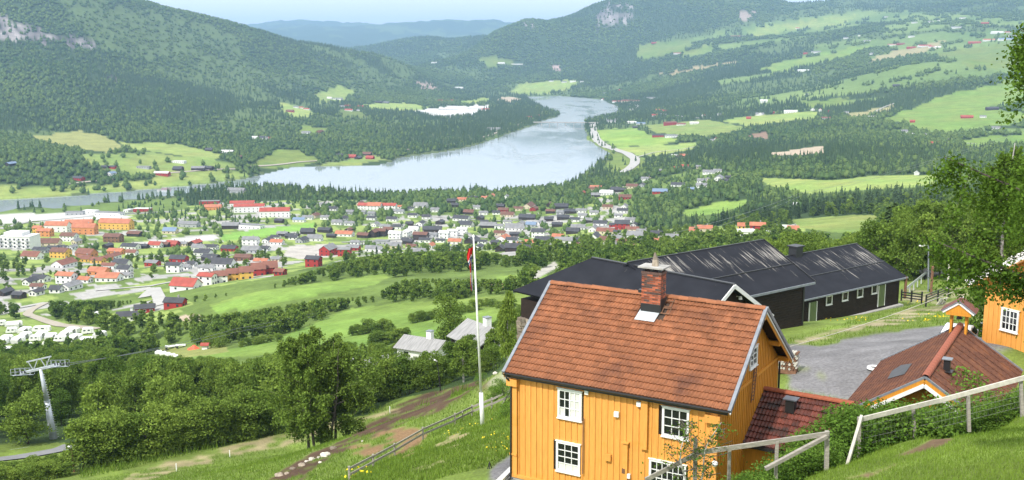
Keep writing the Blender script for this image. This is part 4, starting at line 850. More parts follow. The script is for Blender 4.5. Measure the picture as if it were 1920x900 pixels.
def onback(B, px, py):
    r = Vector(ray(px, py)); N = B.n*B.t+Vector((0, 0, 1)); P0 = B.O+B.n*B.wf+Vector((0, 0, B.zr)); t = (P0-Vector((0, 0, CAMZ))).dot(N)/r.dot(N); return B.local(Vector((0, 0, CAMZ))+r*t)
vb = onback(SH, 1775, 697); MB().box(vb.x, vb.y, vb.z+.25, .26, .26, .6).build('roof_vent', BLACKM, SH.root); MB().box(vb.x, vb.y, vb.z+.58, .42, .4, .04).build('vent_cap', GREYM, SH.root); MB().box(vb.x, vb.y, vb.z+.04, .5, .5, .03).build('vent_flashing', BLACKM, SH.root)
# bell turret
bt = SH.O+SH.e*(.35)+SH.n*SH.wf+Vector((0, 0, SH.zr)); T = thing('bell_turret', 'small yellow bell turret with its own gabled roof on the brown roofed shed', 'bell turret', bt, -2.103); T.scale = (.7, .7, .76)
for y in (-.48, .48):
    for x in (-.0, .55): MB().box(x, y, .42, .15, .15, 1.5).build('post', YELG, T)
pr = MB(); pr.add([(.95, -.85, 1.1), (.95, .85, 1.1), (.95, 0, 1.72), (.88, -.85, 1.1), (.88, .85, 1.1), (.88, 0, 1.72)], [(0, 1, 2), (5, 4, 3), (0, 3, 4, 1), (1, 4, 5, 2), (2, 5, 3, 0)]); pr.box(.9, 0, 1.02, .08, 1.6, .2); pr.build('gable', YELG, T)
for s_ in (-1, 1):
    MB().bar((.99, s_*1.0, 1.08), (.99, 0, 1.74), .05, .12).build('barge_board', WHITE, T); MB().bar((1.0, s_*1.08, 1.14), (1.0, 0, 1.86), .08, .08).build('verge_cap', GREYM, T)
    MB().slab([(-.5, 0, 1.84), (-.5, s_*1.1, 1.12), (.98, s_*1.1, 1.12), (.98, 0, 1.84)][::s_], .07).build('roof', mat('turret_tile', (.15, .055, .04), .7, .3, 6), T)
MB().tube((.3, 0, .95), (.3, 0, .6), .06, .2, 12).build('bell', BLACKM, T); MB().box(.3, 0, 1.0, .12, 1.1, .12).build('yoke', WOODB, T); MB().box(-.3, 0, 1.86, .12, .2, .16).build('roof_vent', WHITE, T)
# ---- yellow house at the right edge
r1, r2 = Vector(ray(1840, 645)), Vector(ray(1920, 668)); z_ = -15.9; a_ = r1*(z_/r1.z); b_ = r2*(z_/r2.z); yw = math.atan2(b_.y-a_.y, b_.x-a_.x)
RH = thing('house', 'yellow wooden house with white framed window, partly hidden by hanging birch leaves', 'house', a_+Vector((0, 0, CAMZ)), yw); RE = Vector((math.cos(yw), math.sin(yw), 0)); RN = Vector((-math.sin(yw), math.cos(yw), 0)); RO_ = a_+Vector((0, 0, CAMZ))
def rh(px, py, y=0.):
    r = Vector(ray(px, py)); t = (y-(Vector((0, 0, CAMZ))-RO_).dot(RN))/r.dot(RN); v = Vector((0, 0, CAMZ))+r*t-RO_; return Vector((v.dot(RE), v.dot(RN), v.z))
e1, e2 = rh(1817, 531, -.5), rh(1900, 491, -.5); sl_ = (e2.z-e1.z)/(e2.x-e1.x); WD = 8.4; pk = WD/2; zt = lambda x: e1.z+(x-e1.x)*sl_ if x < pk else e1.z+(2*pk-x-e1.x)*sl_
wl0 = MB(); wl0.add([(0, .03, 0), (WD, .03, 0), (WD, .03, zt(WD)-.2), (pk, .03, zt(pk)-.2), (0, .03, zt(0)-.2), (0, 9, 0), (WD, 9, 0), (WD, 9, zt(WD)-.2), (pk, 9, zt(pk)-.2), (0, 9, zt(0)-.2)], [(0, 1, 2, 3, 4), (9, 8, 7, 6, 5), (0, 4, 9, 5), (1, 6, 7, 2), (2, 7, 8, 3), (3, 8, 9, 4)]).build('wall', YELG, RH)
wp = rh(1895, 597); ww = (wp.x-.55, wp.x+.5, rh(1895, 622).z, rh(1895, 580).z)
class _R: pass
fake = Bld.__new__(Bld); fake.root = RH; fake.roofz = lambda y: 0; fake.ze = 5
x = 0; k = 0
while x < WD:
    w = (.19, .11)[k % 2]; top = zt(x+w/2)-.2; segs = [(0, top)] if not (x < ww[1] and x+w > ww[0]) else [(0, ww[2]), (ww[3], top)]
    for p, q in segs: MB().box(x+w/2, .02-.02*(k % 2), (p+q)/2, w-.008, .03, q-p).build('board', YEL, RH)
    x += w; k += 1
fake.window('y', .0, *ww, 4, 3, out=-1)
MB().box(WD/2, .05, -.55, WD, .2, 1.1).build('foundation', CONC, RH)
cw = rh(1881, 661); fake.window('y', -.05, cw.x-.3, cw.x+.3, cw.z-.2, cw.z+.2, 1, 1, out=-1, fr=.06)
for s_, (xa, xb) in enumerate(((e1.x, pk), (pk, 2*pk-e1.x))):
    MB().slab([(xa, -.55, zt(xa)), (xb, -.55, zt(xb)), (xb, 9.5, zt(xb)), (xa, 9.5, zt(xa))], .12).build('roof', TERRA, RH)
    MB().bar((xa, -.58, zt(xa)-.1), (xb, -.58, zt(xb)-.1), .05, .24).build('barge_board', WHITE, RH)
    MB().bar((xa, -.4, zt(xa)-.2), (xb, -.4, zt(xb)-.2), .5, .04).build('soffit', YELG, RH)
MB().box(.0, -.3, zt(0)-.35, .2, .5, .22).build('beam_end', YELG, RH)
# ---- fences
def post(mb, P, h, w=.09, top=None): mb.box(P[0], P[1], P[2]+h/2-.15, w, w, h+.3)
def g3(px, py, d): p = at(px, py, d); return p
FR_ = thing('rail_fence', 'split rail fence of grey wood running down the grass to the flagpole', 'fence')
fpx = [(655, 898), (700, 873), (740, 851), (793, 820), (853, 793), (885, 777), (922, 763), (960, 745)]; prev = None
fd = np.interp([q[0] for q in fpx], [655, 780, 921, 960], [64, 68, 74, 76]); tops = []
for (px, py), d in zip(fpx, fd):
    b = hit(px, py+4, 40, 100) or at(px, py+4, d); m_ = MB(); post(m_, b, .85, .11); m_.build('post', WOODG, FR_); tops.append(b)
for i in range(len(tops)-1):
    for zz in (.38, .72): MB().bar(tops[i]+Vector((0, -.06, zz)), tops[i+1]+Vector((0, -.06, zz+random.uniform(-.03, .03))), .05, .13).build('rail', WOODG, FR_)
b = hit(868, 790, 40, 100); MB().bar(b+Vector((0, .2, 0)), tops[4]+Vector((.5, .3, .8)), .05, .1).build('brace', WOODG, FR_)
b = hit(940, 762, 40, 100); MB().bar(b+Vector((0, 0, 0)), tops[7]+Vector((0, 0, .9)), .05, .1).build('brace', WOODG, FR_)
def fence_px(name, label, posts, rails, braces, mp_, mr_, wire=None, hpost=None):
    Fn = thing(name, label, 'fence')
    for (x1, y1, x2, y2, d, w) in posts: a = at(x1, y1, d); b = at(x2, y2, d); b.x, b.y = b.x, b.y; MB().bar(b-Vector((0, 0, .25)), a, w, w, up=(0, 1, 0)).build('post', mp_, Fn)
    for (x1, y1, d1, x2, y2, d2, w, h) in rails: MB().bar(at(x1, y1, d1), at(x2, y2, d2), w, h).build('rail', mr_, Fn)
    for (x1, y1, d1, x2, y2, d2, w) in braces: MB().bar(at(x1, y1, d1), at(x2, y2, d2), w, w).build('brace', mr_, Fn)
    if wire:
        m_ = MB()
        for (A1, B1_, A2, B2_) in wire:        # top/bottom of each bay, left and right
            for t in (.12, .3, .48, .66, .84): m_.tube(A1.lerp(B1_, t), A2.lerp(B2_, t), .004, n=4, cap=False)
            for i in range(1, 14): t = i/14; m_.tube(A1.lerp(A2, t).lerp(B1_.lerp(B2_, t), .1), A1.lerp(A2, t).lerp(B1_.lerp(B2_, t), .86), .0022, n=3, cap=False)
        o = m_.build('wire_mesh', mat('wire', (.22, .22, .21), .6), Fn); o['kind'] = 'stuff'
    return Fn
dR = lambda px: np.interp(px, [1590, 1712, 1815, 1917], [38, 40, 41, 42])
PR = [(1611, 782), (1712, 760), (1815, 737), (1914, 714)]; PB = [(1611, 845), (1716, 822), (1818, 797), (1918, 771)]
wire = [(at(*PR[i], dR(PR[i][0])), at(*PB[i], dR(PR[i][0])), at(*PR[i+1], dR(PR[i+1][0])), at(*PB[i+1], dR(PR[i+1][0]))) for i in range(3)]
fence_px('wire_fence', 'wire mesh fence with pale top rail above the grass slope at the right', [(a[0], a[1], b_[0], b_[1], float(dR(a[0])), .11) for a, b_ in zip(PR, PB)],
    [(1611, 787, 38, 1760, 751, 40.5, .06, .17), (1758, 752, 40.5, 1995, 688, 42.6, .06, .17)], [(1616, 779, 38, 1588, 874, 36.8, .10)], WOODG, WOODP, wire)
fence_px('paddock_fence', 'leaning grey wooden fence with diagonal brace in front of the annex', [(1304, 824, 1303, 905, 34, .12), (1368, 842, 1367, 890, 34.6, .1), (1457, 828, 1455, 884, 35, .1), (1551, 808, 1550, 878, 36, .13)],
    [(1210, 900, 33, 1308, 850, 34, .06, .15), (1306, 849, 33.9, 1554, 813, 35.9, .06, .16)], [(1435, 879, 34.6, 1550, 818, 35.8, .12)], WOODG, WOODG)
fd_ = thing('rail_fence', 'low black rail fence beside the far barn with the green doors', 'fence')
for seg in (((1690, 552), (1728, 557), 3, 112), ((1736, 563), (1778, 545), 4, 112)):
    (xa, ya), (xb, yb), nr, d = seg; pa_ = at(xa, ya+8, 104 if xa < 1700 else 100); pb_ = at(xb, yb+8, 101 if xa < 1700 else 112)
    for t in (0, .5, 1): p = pa_.lerp(pb_, t); MB().box(p.x, p.y, p.z+.35, .12, .12, 1.1).build('post', BLACKM, fd_)
    for k in range(nr): MB().bar(pa_+Vector((0, 0, .15+.24*k)), pb_+Vector((0, 0, .15+.24*k)), .05, .11).build('rail', BLACKM, fd_)
PL = thing('pallet', 'pale wooden pallet leaning on the end of the low black rail fence', 'pallet', at(1770, 560, 108)); PL.rotation_euler = (math.radians(-60), 0, .5)
for i in range(7): MB().box(0, .02+i*.16, .06, 1.0, .1, .02).build('slat', WHITE, PL)
for x in (-.45, 0, .45): MB().box(x, .5, 0, .1, 1.1, .1).build('bearer', WOODP, PL)
for i, (x1, y1, x2, y2, d, mm, w, lb) in enumerate(((1749, 500, 1746, 544, 118, WOODB, .3, 'tall red brown post beside the street lamp'), (1778, 496, 1777, 538, 120, WOODP, .24, 'tall pale wooden post farthest from the barn'), (1699, 520, 1697, 550, 108, WOODB, .3, 'short brown post at the corner of the far barn'))):
    a = at(x1, y1, d); b = at(x2, y2, d); t = thing('wooden_post', lb, 'post', (b.x, b.y, b.z), group='upright posts by the yard'); MB().tube((0, 0, -.5), (0, 0, a.z-b.z), w/2, w/2*.9, 8).build('shaft', mm, t); MB().tube((0, 0, a.z-b.z), (0, 0, a.z-b.z+.06), w/2*.95, w*.2, 8).build('cap', mm, t)
def guardrail(label, pts, m=GREYM, h=.7, wood=False, grp=None):
    G = thing('guardrail', label, 'guardrail'); P3 = [hit(*q) if len(q) == 2 else at(*q) for q in pts]
    if wood is False and grp == 'ground':
        for p_ in P3: p_.z = ground(p_.x, p_.y)
    for i in range(len(P3)-1):
        A_1, B_1 = P3[i], P3[i+1]; k = max(1, int((B_1-A_1).length/3))
        for zz in ((h,) if not wood else (h, h*.55)): MB().bar(A_1+Vector((0, 0, zz)), B_1+Vector((0, 0, zz)), .06, .3 if not wood else .14).build('rail', m, G)
        for j in range(k+1): p = A_1.lerp(B_1, j/k); MB().box(p.x, p.y+.08, p.z+h/2-.2, .1, .1, h+.4).build('post', m, G)
    return G
PALEM = mat('galvanised_rail', (.5, .52, .52), .45, .1, 3, metal=.2)
guardrail('long galvanised guardrail on the road below the lift tower', [(-40, 864, 146), (50, 850, 148), (99, 843, 149)], PALEM)
guardrail('short pale guardrail after the gap, below the lift tower', [(106, 843, 150), (153, 831, 156)], mat('cream_rail', (.62, .6, .5), .6))
guardrail('grey two rail wooden fence at the bottom below the road', [(58, 905, 112), (138, 891, 118)], WOODG, .75, True)
guardrail('pale guardrail on the lane behind the far barn', [(1700, 522, 118), (1735, 512, 134), (1768, 504, 150)], PALEM, .8, False, 'ground')
# ---- flagpole
fb = at(905, 798, 62); ft = at(883, 446, 62); h_ = ft.z-fb.z; FP = thing('flagpole', 'tall white flagpole with white base sleeve on the grass bank', 'flagpole', fb); tx_ = (ft.x-fb.x)*.75
MB().tube((0, 0, -.3), (tx_*.18, 0, h_*.18), .14, .12, 12).build('base_sleeve', WHITE, FP, smooth=True)
MB().tube((tx_*.18, 0, h_*.18), (tx_, 0, h_), .085, .04, 10).build('pole', WHITE, FP, smooth=True)
MB().tube((tx_, 0, h_), (tx_, 0, h_+.08), .06, .05, 10).tube((tx_, 0, h_+.08), (tx_, 0, h_+.2), .08, .02, 10).build('finial', WHITE, FP)
RED = mat('flag_red', (.55, .02, .02), .8, .1); WHT = mat('flag_white', (.8, .8, .8), .8, .05); BLU = mat('flag_blue', (.02, .035, .16), .8, .1)
nb, nh = 8, 30; V = []
for j in range(nh+1):
    t = j/nh; w = .44*(1-t*.80)*(.75+.25*math.sin(t*9)); ox = -.10-.05*math.sin(t*5)-.10*t
    for i in range(nb+1): u = i/nb; V.append((ox-w*(1-u)*.8+.05, .13*math.sin(u*9+t*4)*(1-t*.5), -t*2.65-.12*(1-u)*(1-t)))
me_ = bpy.data.meshes.new('pennant'); me_.from_pydata(V, [], [(j*(nb+1)+i, j*(nb+1)+i+1, (j+1)*(nb+1)+i+1, (j+1)*(nb+1)+i) for j in range(nh) for i in range(nb)])
for m_ in (RED, WHT, BLU): me_.materials.append(m_)
for p_ in me_.polygons:
    i, j = p_.index % nb, p_.index//nb
    s_ = 0
    if 9 <= j+i*.6 < 12: s_ = 2 if 10 <= j+i*.6 < 11.3 else 1
    elif j >= 17: c = i+(j-17)*-.12; s_ = 0 if c < 1.0 else (1 if c < 2.6 else (2 if c < 5.2 else 1))
    elif i >= 6 and j > 4: s_ = 1 if i == 6 else 2
    p_.material_index = s_; p_.use_smooth = True
ft2 = FP.location+Vector((tx_*.98, -.05, h_-.55)); o = link('pennant', me_, None, ft2); tag(o, 'long red pennant with blue and white cross hanging limp on the flagpole', 'flag')
# ---- lamps
def lamp(label, base, top, arm, pm, head, r=.06):
    L_ = thing('street_lamp', label, 'street lamp', base); v = top-base; MB().tube((0, 0, -.3), v, r*1.2, r*.7, 8).build('pole', pm, L_)
    MB().bar(v, v+arm, .05, .05).build('arm', pm, L_); q = v+arm; d = arm.normalized(); MB().bar(q-d*.05, q+d*head, .22, .12).build('lamp_head', WHITE, L_)
lamp('grey street lamp with white head at the edge of the yard', at(1741, 545, 122), at(1741, 460, 122), Vector((-.55, -.1, .0)), GREYM, .5, .09)
bl_ = at(826, 728, 112); lamp('black post lamp with white head above the leafy bank', bl_, at(820, 678, 112), Vector((-.1, -.1, .1)), BLACKM, .3)
lb_ = at(143, 912, 112); lamp('rusty brown pole with white lamp at the lower left', lb_, at(134, 842, 112), Vector((-.05, -.15, .18)), WOODB, .32, .11)
# ---- lift tower
TB = at(102.5, 826, 152); TT = at(76, 692, 152); LT = thing('lift_tower', 'leaning grey ski lift tower with catwalks among the trees', 'lift tower', TB); v = TT-TB; GALV = mat('galvanised_steel', (.56, .59, .64), .45, .18, 1.2, metal=.35)
MB().tube((0, 0, -1), v*.55, .55, .36, 20).build('mast', GALV, LT, smooth=True); MB().tube(v*.55, v, .35, .19, 20).build('upper_mast', GALV, LT, smooth=True)
MB().tube(v*.545, v*.56, .41, .41, 20).build('flange', GALV, LT)
ar = (at(107.5, 682, 152)-at(38, 698, 153)); ac = v+Vector((0, 0, .05)); hx_ = ar.normalized()
MB().bar(ac-hx_*2.6, ac+hx_*2.6, .3, .3).build('crossarm', GALV, LT)
gz_ = Vector((0, 0, 1.35)); MB().bar(ac-hx_*1.7+gz_, ac+hx_*1.5+gz_, .14, .16).build('gantry_beam', GALV, LT)
for a in (-.9, .7):
    for b in (-.6, .6): MB().bar(ac+hx_*(a), ac+hx_*(a+b)+gz_, .1, .1).build('strut', GALV, LT)
dn = Vector((0.35, .93, -.25)).normalized()       # rope direction
for s_ in (-2.3, 2.3):
    c0 = ac+hx_*s_+Vector((0, 0, -.3)); wk = MB(); wk.bar(c0-dn*1.7, c0+dn*1.7, .5, .05)
    for t in (-1.7, -.85, 0, .85, 1.7):
        for sd_ in (-.25, .25): wk.bar(c0+dn*t+hx_*sd_, c0+dn*t+hx_*sd_+Vector((0, 0, .9)), .04, .04)
    for sd_ in (-.25, .25):
        for zz in (.45, .9): wk.bar(c0-dn*1.7+hx_*sd_+Vector((0, 0, zz)), c0+dn*1.7+hx_*sd_+Vector((0, 0, zz)), .04, .04)
    wk.build('catwalk', GALV, LT)
    for t in (-1.3, -.8, -.3, .3, .8, 1.3): MB().tube(c0+dn*t+hx_*.45+Vector((0, 0, .3)), c0+dn*t+hx_*.53+Vector((0, 0, .3)), .2, .2, 10).build('sheave', BLACKM, LT)
lad = MB()
for i in range(26): t = .06+.9*i/26; c0 = v*t+Vector((.6-.36*t, -.05, 0)); lad.box(c0.x, c0.y, c0.z, .32, .04, .05)
lad.build('ladder', PALEM, LT)
def cable(name, label, cat, P, r=.03, sag=.03, seg=18, m=BLACKM, grp=None):
    m_ = MB()
    for a, b in zip(P[:-1], P[1:]):
        L_ = (b-a).length; q = a
        for i in range(1, seg+1): t = i/seg; c = a.lerp(b, t)-Vector((0, 0, 4*sag*L_*t*(1-t))); m_.tube(q, c, r, n=5, cap=False); q = c
    o = m_.build(name, m, smooth=True); tag(o, label, cat, grp); return o
LG = mat('steel_rope', (.22, .23, .23), .5)
for k, (dy, nm) in enumerate(((0, 'upper'), (9, 'lower'))):
    cable('lift_rope', f'{nm} steel rope crossing the meadow from the lift tower', 'rope', [TB+ac+hx_*(2.3 if k else -2.3), at(440, 617+dy*.7, 300), at(700, 560+dy*.6, 430), at(850, 530+dy*.4, 560)], .045, .004, m=LG, grp='ropes of the ski lift')
for k, dy in enumerate((0, 6)):
    cable('power_line', ('upper', 'lower')[k]+' thin wire crossing the field on the right', 'wire', [at(1250, 440+dy*2, 600), at(1500, 362+dy, 950), at(1620, 335+dy*.7, 1100), at(1900, 250+dy*.7, 1500)], .10, .006, m=LG, grp='wires over the valley')
b0 = at(1480, 650, 47); cable('washing_line', 'pale cord stretched from the farmhouse gable to the yellow house', 'cord', [b0, at(1817, 535, 58)], .014, .012, m=WOODP)
# ------------------------------------------------------------------ roads and strips laid on the land
keepout = []                                   # (x, y, radius) where no tree may stand
def strip(name, pts, width, m, dmin=10, off=.05, keep=True, label=None):
    P3 = [hit(q[0], q[1], q[2] if len(q) > 2 else dmin) for q in pts]; P3 = [p for p in P3 if p]
    path = []
    for a, b in zip(P3[:-1], P3[1:]):
        k = max(2, int((b-a).length/max(2.0, a.length/160)))
        for i in range(k): path.append(a.lerp(b, i/k))
    path.append(P3[-1])
    for _ in range(3): path = [path[0]]+[(path[i-1]+path[i]*2+path[i+1])/4 for i in range(1, len(path)-1)]+[path[-1]]
    V = []; nx = 4
    for i, p in enumerate(path):
        t = (path[min(i+1, len(path)-1)]-path[max(i-1, 0)]); t.z = 0; t.normalize(); s_ = Vector((t.y, -t.x, 0))
        for k in range(nx+1):
            q = p+s_*width*(k/nx-.5); V.append((q.x, q.y, max(ground(q.x, q.y), 1.2)+off+.0004*p.length))
        if keep and i % 2 == 0: keepout.append((p.x, p.y, width*.5+1.5))
    Q = [(j*(nx+1)+i, j*(nx+1)+i+1, (j+1)*(nx+1)+i+1, (j+1)*(nx+1)+i) for j in range(len(path)-1) for i in range(nx)]
    o = link(name, bpy.data.meshes.new(name), None); o.data.from_pydata(V, [], Q); o.data.materials.append(m); o.data.update(); o['kind'] = 'structure'; return o
strip('highway', [(1128, 228), (1112, 234), (1112, 246), (1118, 262), (1132, 273), (1152, 281), (1176, 288), (1191, 298), (1190, 308), (1178, 318), (1155, 328)], 17, ROADP, 1400, .3)
strip('highway', [(1128, 228), (1175, 210), (1200, 200), (1180, 195)], 13, ROADP, 2000, .4)
strip('road', [(-60, 868), (40, 858), (90, 850), (130, 842), (150, 832)], 4.8, ASPH, 90, .05)
strip('road', [(-60, 588), (0, 583), (50, 575), (85, 568)], 5, ROADP, 400, .1)
strip('road', [(85, 568), (60, 580), (50, 590), (90, 604), (130, 612), (180, 618)], 4.5, mat('track_gravel', (.36, .32, .26), .9), 380, .1)
strip('road', [(270, 558), (290, 540), (303, 572)], 6, ROADP, 400, .1)
strip('road', [(285, 536), (330, 528), (370, 520)], 5, ROADP, 400, .1)
strip('road', [(180, 545), (240, 540), (290, 536)], 4, ROADP, 400, .1); strip('road', [(270, 502), (330, 498), (400, 488)], 4, ROADP, 500, .1)
strip('road', [(0, 430), (60, 415), (200, 402), (300, 398), (400, 392), (470, 385)], 7, ROADP, 900, .1)
strip('road', [(850, 440), (930, 447), (1010, 440), (1080, 428), (1160, 422)], 5, ROADP, 600, .1)
strip('road', [(760, 402), (880, 412), (960, 415), (1040, 405), (1100, 392)], 4, ROADP, 700, .1)
strip('road', [(640, 455), (700, 452), (760, 448), (830, 452)], 5, ROADP, 600, .1)
strip('road', [(130, 345), (230, 335), (300, 326), (380, 320), (455, 318)], 6, mat('track_gravel', (.36, .32, .26), .9), 1300, .1)
strip('road', [(470, 313), (560, 304), (620, 301)], 8, mat('track_gravel', (.36, .32, .26), .9), 1500, .3)
strip('road', [(755, 282), (800, 277), (850, 270), (905, 258), (960, 240), (985, 228)], 8, mat('track_gravel', (.36, .32, .26), .9), 1500, .3)
strip('road', [(1195, 295), (1230, 285), (1280, 281), (1320, 272)], 5, ROADP, 1500, .2); strip('road', [(1180, 205), (1220, 212), (1300, 222), (1340, 222)], 6, ROADP, 2000, .3)
strip('road', [(1640, 210), (1660, 200), (1690, 190)], 5, ROADP, 2000, .2); strip('road', [(1730, 275), (1780, 268), (1830, 270)], 6, ROADP, 1500, .2)
# ------------------------------------------------------------------ buildings of the valley
RC = dict(d=('dark grey', mat('roof_dark', (.055, .055, .062), .6, .25, .3)), g=('grey', mat('roof_grey', (.20, .20, .205), .7, .2, .3)), o=('orange', mat('roof_orange', (.40, .15, .085), .8, .2, .3)),
          r=('red', mat('roof_red', (.33, .07, .05), .7, .2, .3)), b=('brown', mat('roof_brown', (.15, .075, .055), .8, .2, .3)), w=('pale', mat('roof_pale', (.58, .58, .57), .6, .1, .3)), u=('blue grey', mat('roof_blue', (.16, .22, .32), .5, .1, .3)),
          n=('rust', mat('roof_rust', (.20, .085, .06), .8, .2, .3)))
WC = dict(w=('white', mat('wall_white', (.72, .72, .70), .8, .06, .5)), r=('red', mat('wall_red', (.33, .035, .03), .8, .1, .5)), k=('dark', mat('wall_dark', (.045, .032, .027), .8, .1, .5)), y=('yellow', mat('wall_yellow', (.66, .40, .09), .8, .1, .5)),
          o=('orange', mat('wall_orange', (.58, .24, .09), .8, .1, .5)), b=('brown', mat('wall_brown', (.2, .105, .06), .8, .1, .5)), g=('grey', mat('wall_grey', (.36, .37, .38), .8, .1, .5)), c=('cream', mat('wall_cream', (.6, .52, .38), .8, .1, .5)))
WIN = glassm('far_window', (.03, .035, .045)); CHM = mat('chimney_plaster', (.3, .28, .27), .9)
HS = []
def crop(x0, y0, k, s):
    for it in s.split():
        a = it.split(','); HS.append((x0+float(a[0])/k, y0+float(a[1])/k, float(a[2])/k, a[3][0], a[3][1], a[4] if len(a) > 4 else ''))
# x,y (base), width, roof+wall, extra: t two storeys, l long low building, f flat roof
crop(0, 340, 3.75, """410,355,150,ow,tl 560,335,170,oo,tl 600,370,150,oo,tl 820,335,220,oy,tl 270,365,60,oy,t 320,385,90,on,t 640,225,90,ww,fl 770,240,190,gw,fl 905,215,60,ww,f 1005,212,110,wr,fl 530,235,110,gg,fl
320,450,190,bc,l 490,420,100,bw,t 1200,365,90,uc 1330,320,140,gg,l 800,425,110,bb,t 950,385,90,bk 290,500,90,dg 375,490,70,dg 440,490,70,dw 512,478,60,gw 230,545,120,nw 430,535,115,by,t 455,600,140,nw 610,525,120,no 600,565,90,ny 690,575,85,ny 745,560,85,no
800,545,90,nw 820,510,100,oo 930,520,70,nw 920,475,110,dw 700,655,125,oo 770,615,90,nw 860,600,110,dw 880,640,90,dw 1075,595,90,gr 1260,565,110,dr 1095,465,85,rw 1160,460,70,bk 1215,458,85,rr 1375,450,85,rk 1290,455,60,gc 760,470,65,dk
1230,640,95,dw,t 1300,620,80,gw 1350,600,60,dw 1465,630,90,gw 1430,520,110,dw 1480,575,60,dk 1400,485,90,gw 285,705,110,dw 215,725,85,dw 270,760,85,bw 260,800,80,dw 470,715,115,ow,t 600,712,85,ow 500,760,130,gw 400,782,75,dw 770,700,150,ow 890,680,70,gw 40,800,90,dk 135,820,70,dk
1310,760,175,rw,l 1460,730,110,rw,t 1235,885,130,dr 540,440,60,gc 1010,470,60,dk""".replace(',on,', ',oo,'))
crop(380, 340, 3.75, """40,725,90,nw,t 130,712,85,nw,t 218,695,90,ny,t 308,685,90,ny,t 393,662,90,nr,t 478,650,88,nr,t 548,660,50,nr 190,490,100,dr 340,445,105,gw,t 345,500,120,gg 60,555,110,dk 150,600,140,dw 290,555,110,bb 415,585,95,ow 20,630,80,gw 20,510,80,dg 60,480,90,dw
460,430,80,dw 515,410,65,dw 525,445,85,ow 630,400,85,dk 565,385,75,gk 740,370,90,dk 790,418,100,gw 860,358,90,dk 700,430,90,dg 1000,385,120,ow 520,565,60,gc 782,600,100,dr,t 885,520,125,gr,t 1000,525,85,gr,t 1060,485,90,gr 1205,392,70,bk,t 1255,385,70,bk,t 1305,375,70,bk,t
1355,402,85,ww,t 1430,390,90,ww,t 1485,372,70,ww,t 1260,440,100,gg,f 1205,492,110,gw 1345,470,110,gc 1440,430,75,dw 330,215,200,rw,tl 510,250,200,rw,tl 280,172,160,rw,l 320,330,220,gw,fl 200,332,110,gk,l 680,285,80,uw 740,268,70,gw 790,255,75,bc 540,292,60,dk 50,158,130,gr,fl 75,200,110,oo,l
1140,198,85,rw,t 1210,200,95,ow,t 1315,198,95,rw,t 1380,190,45,ow 1375,225,80,gw 640,410,60,dw 905,395,60,dk 1470,480,70,bw 240,80,120,gg 440,490,60,dw""")
crop(760, 340, 3.75, """110,410,100,bk,t 190,360,130,dk,l 275,400,70,ww,t 335,385,70,ww,t 400,372,70,ww,t 350,440,90,ow 180,470,70,ow 140,430,80,dw 95,515,100,gw 20,440,70,dk 470,432,120,dk 515,480,90,dw 425,320,100,dw 395,275,110,dw 585,325,110,gk 245,300,70,dk 110,185,95,gw 600,118,95,ow
400,140,65,oc 475,130,60,dr 710,122,50,gw 690,215,70,br 720,248,90,bc 860,268,115,dk 870,188,115,bc 905,205,70,br 720,300,60,gw 770,342,130,gw 885,320,70,ug 550,235,60,gw 640,232,50,dw 690,415,110,ow 750,430,80,dw 760,492,110,dk 800,462,85,ow 885,450,90,ow 935,392,90,dw,t 975,428,120,dw
1075,410,80,ow 875,498,80,dk 1035,492,110,gw 1115,470,115,gw,t 1180,368,90,dk 1095,190,100,dk 1110,268,80,dk 1165,225,90,dk 1250,255,65,gw 1215,340,95,gw 1325,352,90,gw 1370,312,95,dw 1330,410,110,dw 1410,368,120,nc 1465,320,60,dr 1490,372,50,dw 1340,62,80,oc 1250,90,40,rr 1420,95,80,ww 1340,110,60,gk
1480,70,60,dk 150,265,60,dw 30,310,50,dk 330,150,70,dk 560,130,60,ow 560,300,60,dk 660,330,60,gw 960,300,50,gw 1010,280,60,dk 1290,290,60,gk""")
crop(1100, 280, 3.75, """250,560,100,dr,t 340,660,105,gw,t 400,600,90,gw 490,610,75,dk 510,668,70,oo 600,640,80,gw 320,580,90,nc 830,580,100,oc 750,590,50,oc 1090,560,40,oy 1110,608,150,ww,fl 1200,595,100,or,t 1300,612,90,ww,f 1390,575,95,ww,f 1450,590,70,ow 320,272,80,bc 390,262,60,dg 515,310,100,ur 240,298,75,dk 200,290,60,dk
60,292,90,bc 140,320,90,ww 60,335,60,dw 270,350,85,br 640,262,90,dw 740,295,60,uk 810,235,60,gw 850,222,45,gc 820,268,95,gw 930,228,95,gw,t 965,240,70,dw 1000,210,50,dk 860,172,80,gw 920,162,55,gw 690,130,50,rc 630,142,45,rk 530,162,40,gk 410,220,50,gw 455,200,35,dc 620,55,45,ww 690,52,50,rw 650,66,40,dw 790,135,40,gc 1490,412,65,wb""")
crop(1440, 280, 3.75, "1375,208,45,rr 1270,275,50,gk 1045,180,22,ww")
crop(0, 0, 2.648, "55,820,50,uk 805,870,72,wr,l 520,835,30,dk 560,836,30,dr 890,808,60,ww,f 985,845,60,gk,l 1035,840,50,dk 1130,760,60,ww 1265,688,40,ww 1300,690,40,dw 885,845,45,dk 390,892,50,dr 555,868,40,uw 1190,785,25,bk 715,835,60,gg,f 1040,750,35,dk")
